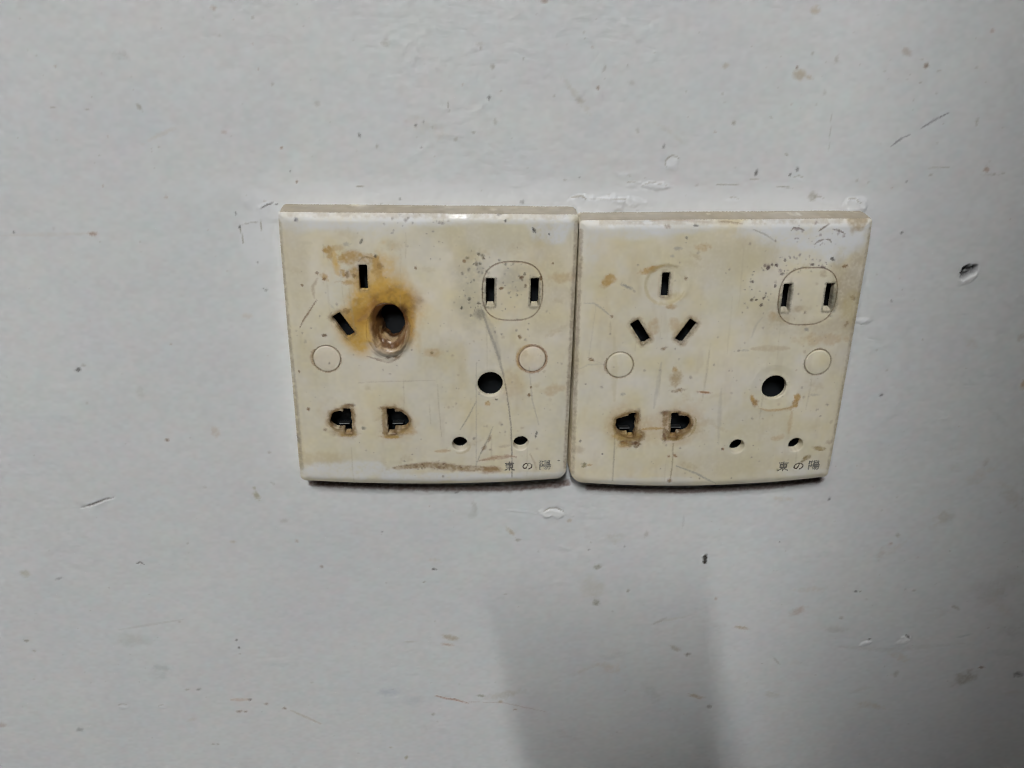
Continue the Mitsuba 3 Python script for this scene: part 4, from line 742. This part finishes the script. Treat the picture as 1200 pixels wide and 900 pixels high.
# dirt round the holes
m.blob((-27.2, -21.1), 7, 6.5, OCHRE, 0.42, rag=0.7, soft=0.6).blob((-11.2, -21.4), 7, 6.5, OCHRE, 0.42, rag=0.7, soft=0.6)
m.blob((HEART_L[0] + 0.4, HEART_L[1] - 4.4), 3.4, 1.4, (0.36, 0.24, 0.09), 0.9, rag=0.8).blob((HEART_R[0] - 0.4, HEART_R[1] - 4.4), 3.4, 1.4, (0.36, 0.24, 0.09), 0.9, rag=0.8).ring(HEART_L, 3.9, 0.45, UMBER, 0.85, 30, 330, 0.5).ring(HEART_R, 3.9, 0.45, UMBER, 0.85, -150, 150, 0.5)
m.ring(HEART_L, 4.2, 0.6, (0.3, 0.18, 0.06), 0.65, 20, 340).ring(HEART_R, 4.3, 0.6, (0.3, 0.18, 0.06), 0.65, -160, 160)
m.blob((-24.1, -17.9), 0.9, 2.4, UMBER, 0.7).blob((-22.9, -25.0), 1.2, 2.2, (0.2, 0.11, 0.03), 0.85, ang=-25).blob((-28.5, -25.2), 1.0, 0.8, UMBER, 0.8).blob((-27.1, -27.1), 1.8, 1.2, UMBER, 0.85, rag=0.8).blob((-24.3, -27.4), 1.5, 1.2, UMBER, 0.9, rag=0.8).blob((-27.0, -24.7), 3.5, 1.6, (0.5, 0.34, 0.12), 0.8, rag=0.7).blob((-27.8, -27.9), 2.2, 1.2, OCHRE, 0.5)
m.line([(-22.5, -22.4), (-19.5, -22.1), (-15.8, -22.2)], 0.6, OCHRE, 0.7, patchy=0.3).line([(-30.5, -23.7), (-28.3, -24.6), (-25.6, -25.3), (-23.4, -25.0)], 0.5, UMBER, 0.8, patchy=0.3)
m.blob((-15.4, -16.9), 1.6, 0.8, UMBER, 0.8).blob((-15.4, -19.2), 0.8, 3.0, (0.25, 0.14, 0.05), 0.7).blob((-15.0, -24.6), 0.7, 2.2, UMBER, 0.8).blob((-11.9, -25.9), 1.2, 0.6, (0.25, 0.14, 0.05), 0.8).line([(-13.6, -25.5), (-10.7, -24.1), (-7.9, -22.7), (-6.6, -21.2)], 0.6, (0.3, 0.18, 0.06), 0.75, patchy=0.4).ring(HEART_R, 5.6, 0.5, (0.35, 0.26, 0.1), 0.7, -50, 25)
m.ring(EARTH, 5.9, 0.6, (0.52, 0.43, 0.22), 0.55, 60, 340, 0.3).blob((-27.4, 12.9), 0.9, 1.4, (0.2, 0.17, 0.12), 0.5)
m.ring(CAP_L, 4.28, 0.22, (0.30, 0.22, 0.12), 0.75, 0, 359, 0.2).ring(CAP_L, 4.5, 0.5, BROWN, 0.6, 150, 215).ring(CAP_R, 4.28, 0.22, (0.26, 0.2, 0.12), 0.75, 0, 359, 0.2).ring(CAP_R, 4.4, 0.35, BROWN, 0.5, 60, 120)
m.line(np.asarray(oval_poly().exterior.coords), 0.2, BROWN, 0.6, 0.8, False, 0.0, 0.4).blob((32.5, 19.0), 1.0, 4.0, (0.14, 0.14, 0.10), 0.65, rag=0.5).blob((18.6, 21.0), 0.8, 3.6, (0.16, 0.15, 0.11), 0.5).blob((16.1, 18.1), 0.9, 2.2, (0.2, 0.19, 0.12), 0.6)
m.specks((19.8, 30.0), 10, 3, 34, 0.16, 0.55, (0.16, 0.10, 0.10), 0.85, 25).specks((9.5, 22.4), 5, 7, 22, 0.16, 0.5, (0.14, 0.11, 0.09), 0.85, 26).specks((24.8, 38.7), 9, 4, 26, 0.15, 0.5, (0.3, 0.25, 0.25), 0.8, 27)
m.specks((0, 0), 42, 42, 150, 0.12, 0.42, (0.24, 0.18, 0.12), 0.65, 28).specks((25, -5), 16, 30, 50, 0.12, 0.5, TAN, 0.6, 29)
for c, rx, rz in (((11.1, 29.0), 0.6, 0.6), ((13.6, 29.8), 0.5, 0.5), ((12.3, 30.0), 0.35, 0.35), ((15.7, 27.2), 0.7, 0.45), ((6.9, 25.0), 0.5, 0.4), ((13.9, 23.6), 0.4, 0.5), ((10.5, 17.9), 0.5, 0.5), ((11.0, 20.0), 0.45, 0.35), ((8.8, 19.5), 0.4, 0.3), ((24.4, 29.9), 0.5, 0.35), ((15.9, 31.3), 0.5, 0.4), ((3.8, -29.8), 0.4, 0.4), ((-34.5, -31.1), 0.3, 0.3), ((-41.7, -26.4), 0.3, 0.4)):
    m.blob(c, rx, rz, (0.10, 0.07, 0.07), 0.85, rag=0.6, soft=0.35)
m.blob((-35.2, 41.3), 1.0, 0.6, (0.8, 0.8, 0.78), 0.9, ang=-30, soft=0.3)
RW = [('east', 23.0, -38.4, 3.5, 3.3), ('no', 28.1, -38.2, 3.4, 2.9), ('sun', 32.9, -38.3, 3.9, 3.3)]
ca, sa = math.cos(math.radians(0.87184)), math.sin(math.radians(0.87184))
M1 = T([[ca, 0, -sa, 0.08772323], [0, 1, 0, 0], [sa, 0, ca, -0.00156065], [0, 0, 0, 1]])
build_socket('wall_socket_001', M1, (-43.85, 40.1, 42.6, -41.2), (0.7, 0.7, 0.7, 4.0), 2.2, 0.1, 13, m, False, [(EARTH, 6.3, 0.22), (RND, 7.4, 0.16)], RW, (1.03, 1.03, 1.0), None)
labels['wall_socket_001'] = {'label': 'cream wall socket plate without burn damage, with rust-rimmed lower slots', 'category': 'wall socket', 'group': 'stained socket plates side by side on the wall'}

# ------------------------------------------------------------------ tube lamp, added fill panel, phone, added stand and added light blocker
def tube_lamp(key, a, b, radiance, color):
    a, b = np.array(a, float), np.array(b, float)
    d = (b - a) / np.linalg.norm(b - a)
    tube = trimesh.creation.cylinder(0.013, segment=[a, b], sections=24)
    scene[f'{key}__tube'] = mikit.ply(tube, 'lamp_housing', smooth=40, emitter={'type': 'area', 'radiance': rgb(*(radiance * color))})
    for j, e in enumerate((a - d * 0.012, b + d * 0.012)):
        cap = trimesh.creation.cylinder(0.016, segment=[e - d * 0.0115, e + d * 0.0115], sections=24)
        scene[f'{key}__end_cap' + ('', '_001')[j]] = mikit.ply(cap, 'lamp_housing', smooth=40)
    up = np.array([0, 0, 0.04])
    rail = trimesh.creation.cylinder(0.016, segment=[a - d * 0.03 + up, b + d * 0.03 + up], sections=4)
    scene[f'{key}__batten'] = mikit.ply(rail, 'lamp_housing')


tube_lamp('tube_lamp', (-0.192, -0.994, 1.165), (-0.125, -1.61, 1.165), TUBE, COOL)
labels['tube_lamp'] = {'label': 'lit fluorescent tube lamp above and in front of the sockets', 'category': 'lamp'}


def rot(ax, deg):
    c, s = math.cos(math.radians(deg)), math.sin(math.radians(deg))
    return np.array({'x': [[1, 0, 0], [0, c, -s], [0, s, c]], 'z': [[c, -s, 0], [s, c, 0], [0, 0, 1]]}[ax])


def pose(B, at):
    M = np.eye(4)
    M[:3, :3], M[:3, 3] = B, at
    return T(M)


def solid(key, V, F, bsdf, M):
    scene[key] = mikit.ply(trimesh.Trimesh(V * 0.001, F, process=False), bsdf, smooth=30, to_world=M)


Mp = pose(rot('z', 5.5) @ rot('x', -42), [-0.548, -1.538, 1.483])  # unseen fill panel, added to soften the shade
solid('added_fill_panel__frame', *rbox(900, 20, 620, 6), 'lamp_housing', Mp)
g = trimesh.Trimesh(np.array([[-0.42, 0.0125, -0.28], [0.42, 0.0125, -0.28], [0.42, 0.0125, 0.28], [-0.42, 0.0125, 0.28]]), [[0, 2, 1], [0, 3, 2]], process=False)
scene['added_fill_panel__diffuser'] = mikit.ply(g, 'lamp_housing', to_world=Mp, emitter={'type': 'area', 'radiance': rgb(*(PANEL * WARM))})
labels['added_fill_panel'] = {'label': 'large pale fill panel added high in front of the wall to lift the shade', 'category': 'lamp'}

# the phone that takes the picture, on an added stand, and an added blocker: they shade the lower wall
a = math.radians(7.1)
B = np.stack([RT, FW, UP], 1) @ np.array([[math.cos(a), 0, -math.sin(a)], [0, 1, 0], [math.sin(a), 0, math.cos(a)]])
pc = CAM + B @ np.array([0.067 / 2 - 0.016, -0.0065, -0.177 / 2 + 0.014])
solid('smartphone__body', *rbox(67, 8, 177, 3.6), 'device_black', pose(B, pc))
solid('smartphone__screen', *rbox(61, 0.8, 170, 0.3), 'dark_core', pose(B, pc - B @ [0, 0.004, 0]))
labels['smartphone'] = {'label': 'black smartphone clamped upright in front of the sockets', 'category': 'phone'}
sc = pc - B @ [0, 0.020, 0.050]  # stand invented to hold up the phone
solid('added_phone_stand__clamp', *rbox(64, 26, 44, 6), 'stand_grey', pose(B, sc))
scene['added_phone_stand__pole'] = mikit.ply(trimesh.creation.cylinder(0.009, segment=[sc, [sc[0], sc[1], -0.98]], sections=24), 'stand_grey', smooth=40)
scene['added_phone_stand__base'] = mikit.ply(trimesh.creation.cylinder(0.09, segment=[[sc[0], sc[1], -0.998], [sc[0], sc[1], -0.98]], sections=48), 'stand_grey', smooth=40)
labels['added_phone_stand'] = {'label': 'dark floor stand with a round base, added to carry the smartphone', 'category': 'stand'}
Bc = rot('z', -17.8) @ rot('x', -8)  # out-of-view panel added to darken the lower right wall
cc = np.array([0.064, -0.392, 0.495]) + Bc @ np.array([0.24, 0, -0.36])
solid('added_light_blocker__panel', *rbox(480, 80, 720, 24), 'blocker_fabric', pose(Bc, cc))
for k, s_ in enumerate((-1, 1)):
    top = cc + Bc @ np.array([s_ * 0.19, -0.02, -0.30])
    foot = np.array([top[0], top[1] - 0.05, -0.985])
    scene['added_light_blocker__leg' + ('', '_001')[k]] = mikit.ply(trimesh.creation.cylinder(0.016, segment=[top, foot], sections=20), 'stand_grey', smooth=40)
    solid('added_light_blocker__foot' + ('', '_001')[k], *rbox(60, 420, 26, 8), 'stand_grey', pose(rot('z', -17.8), foot))
labels['added_light_blocker'] = {'label': 'dark upholstered panel on two legs, added out of view to shade the lower right wall', 'category': 'room divider'}
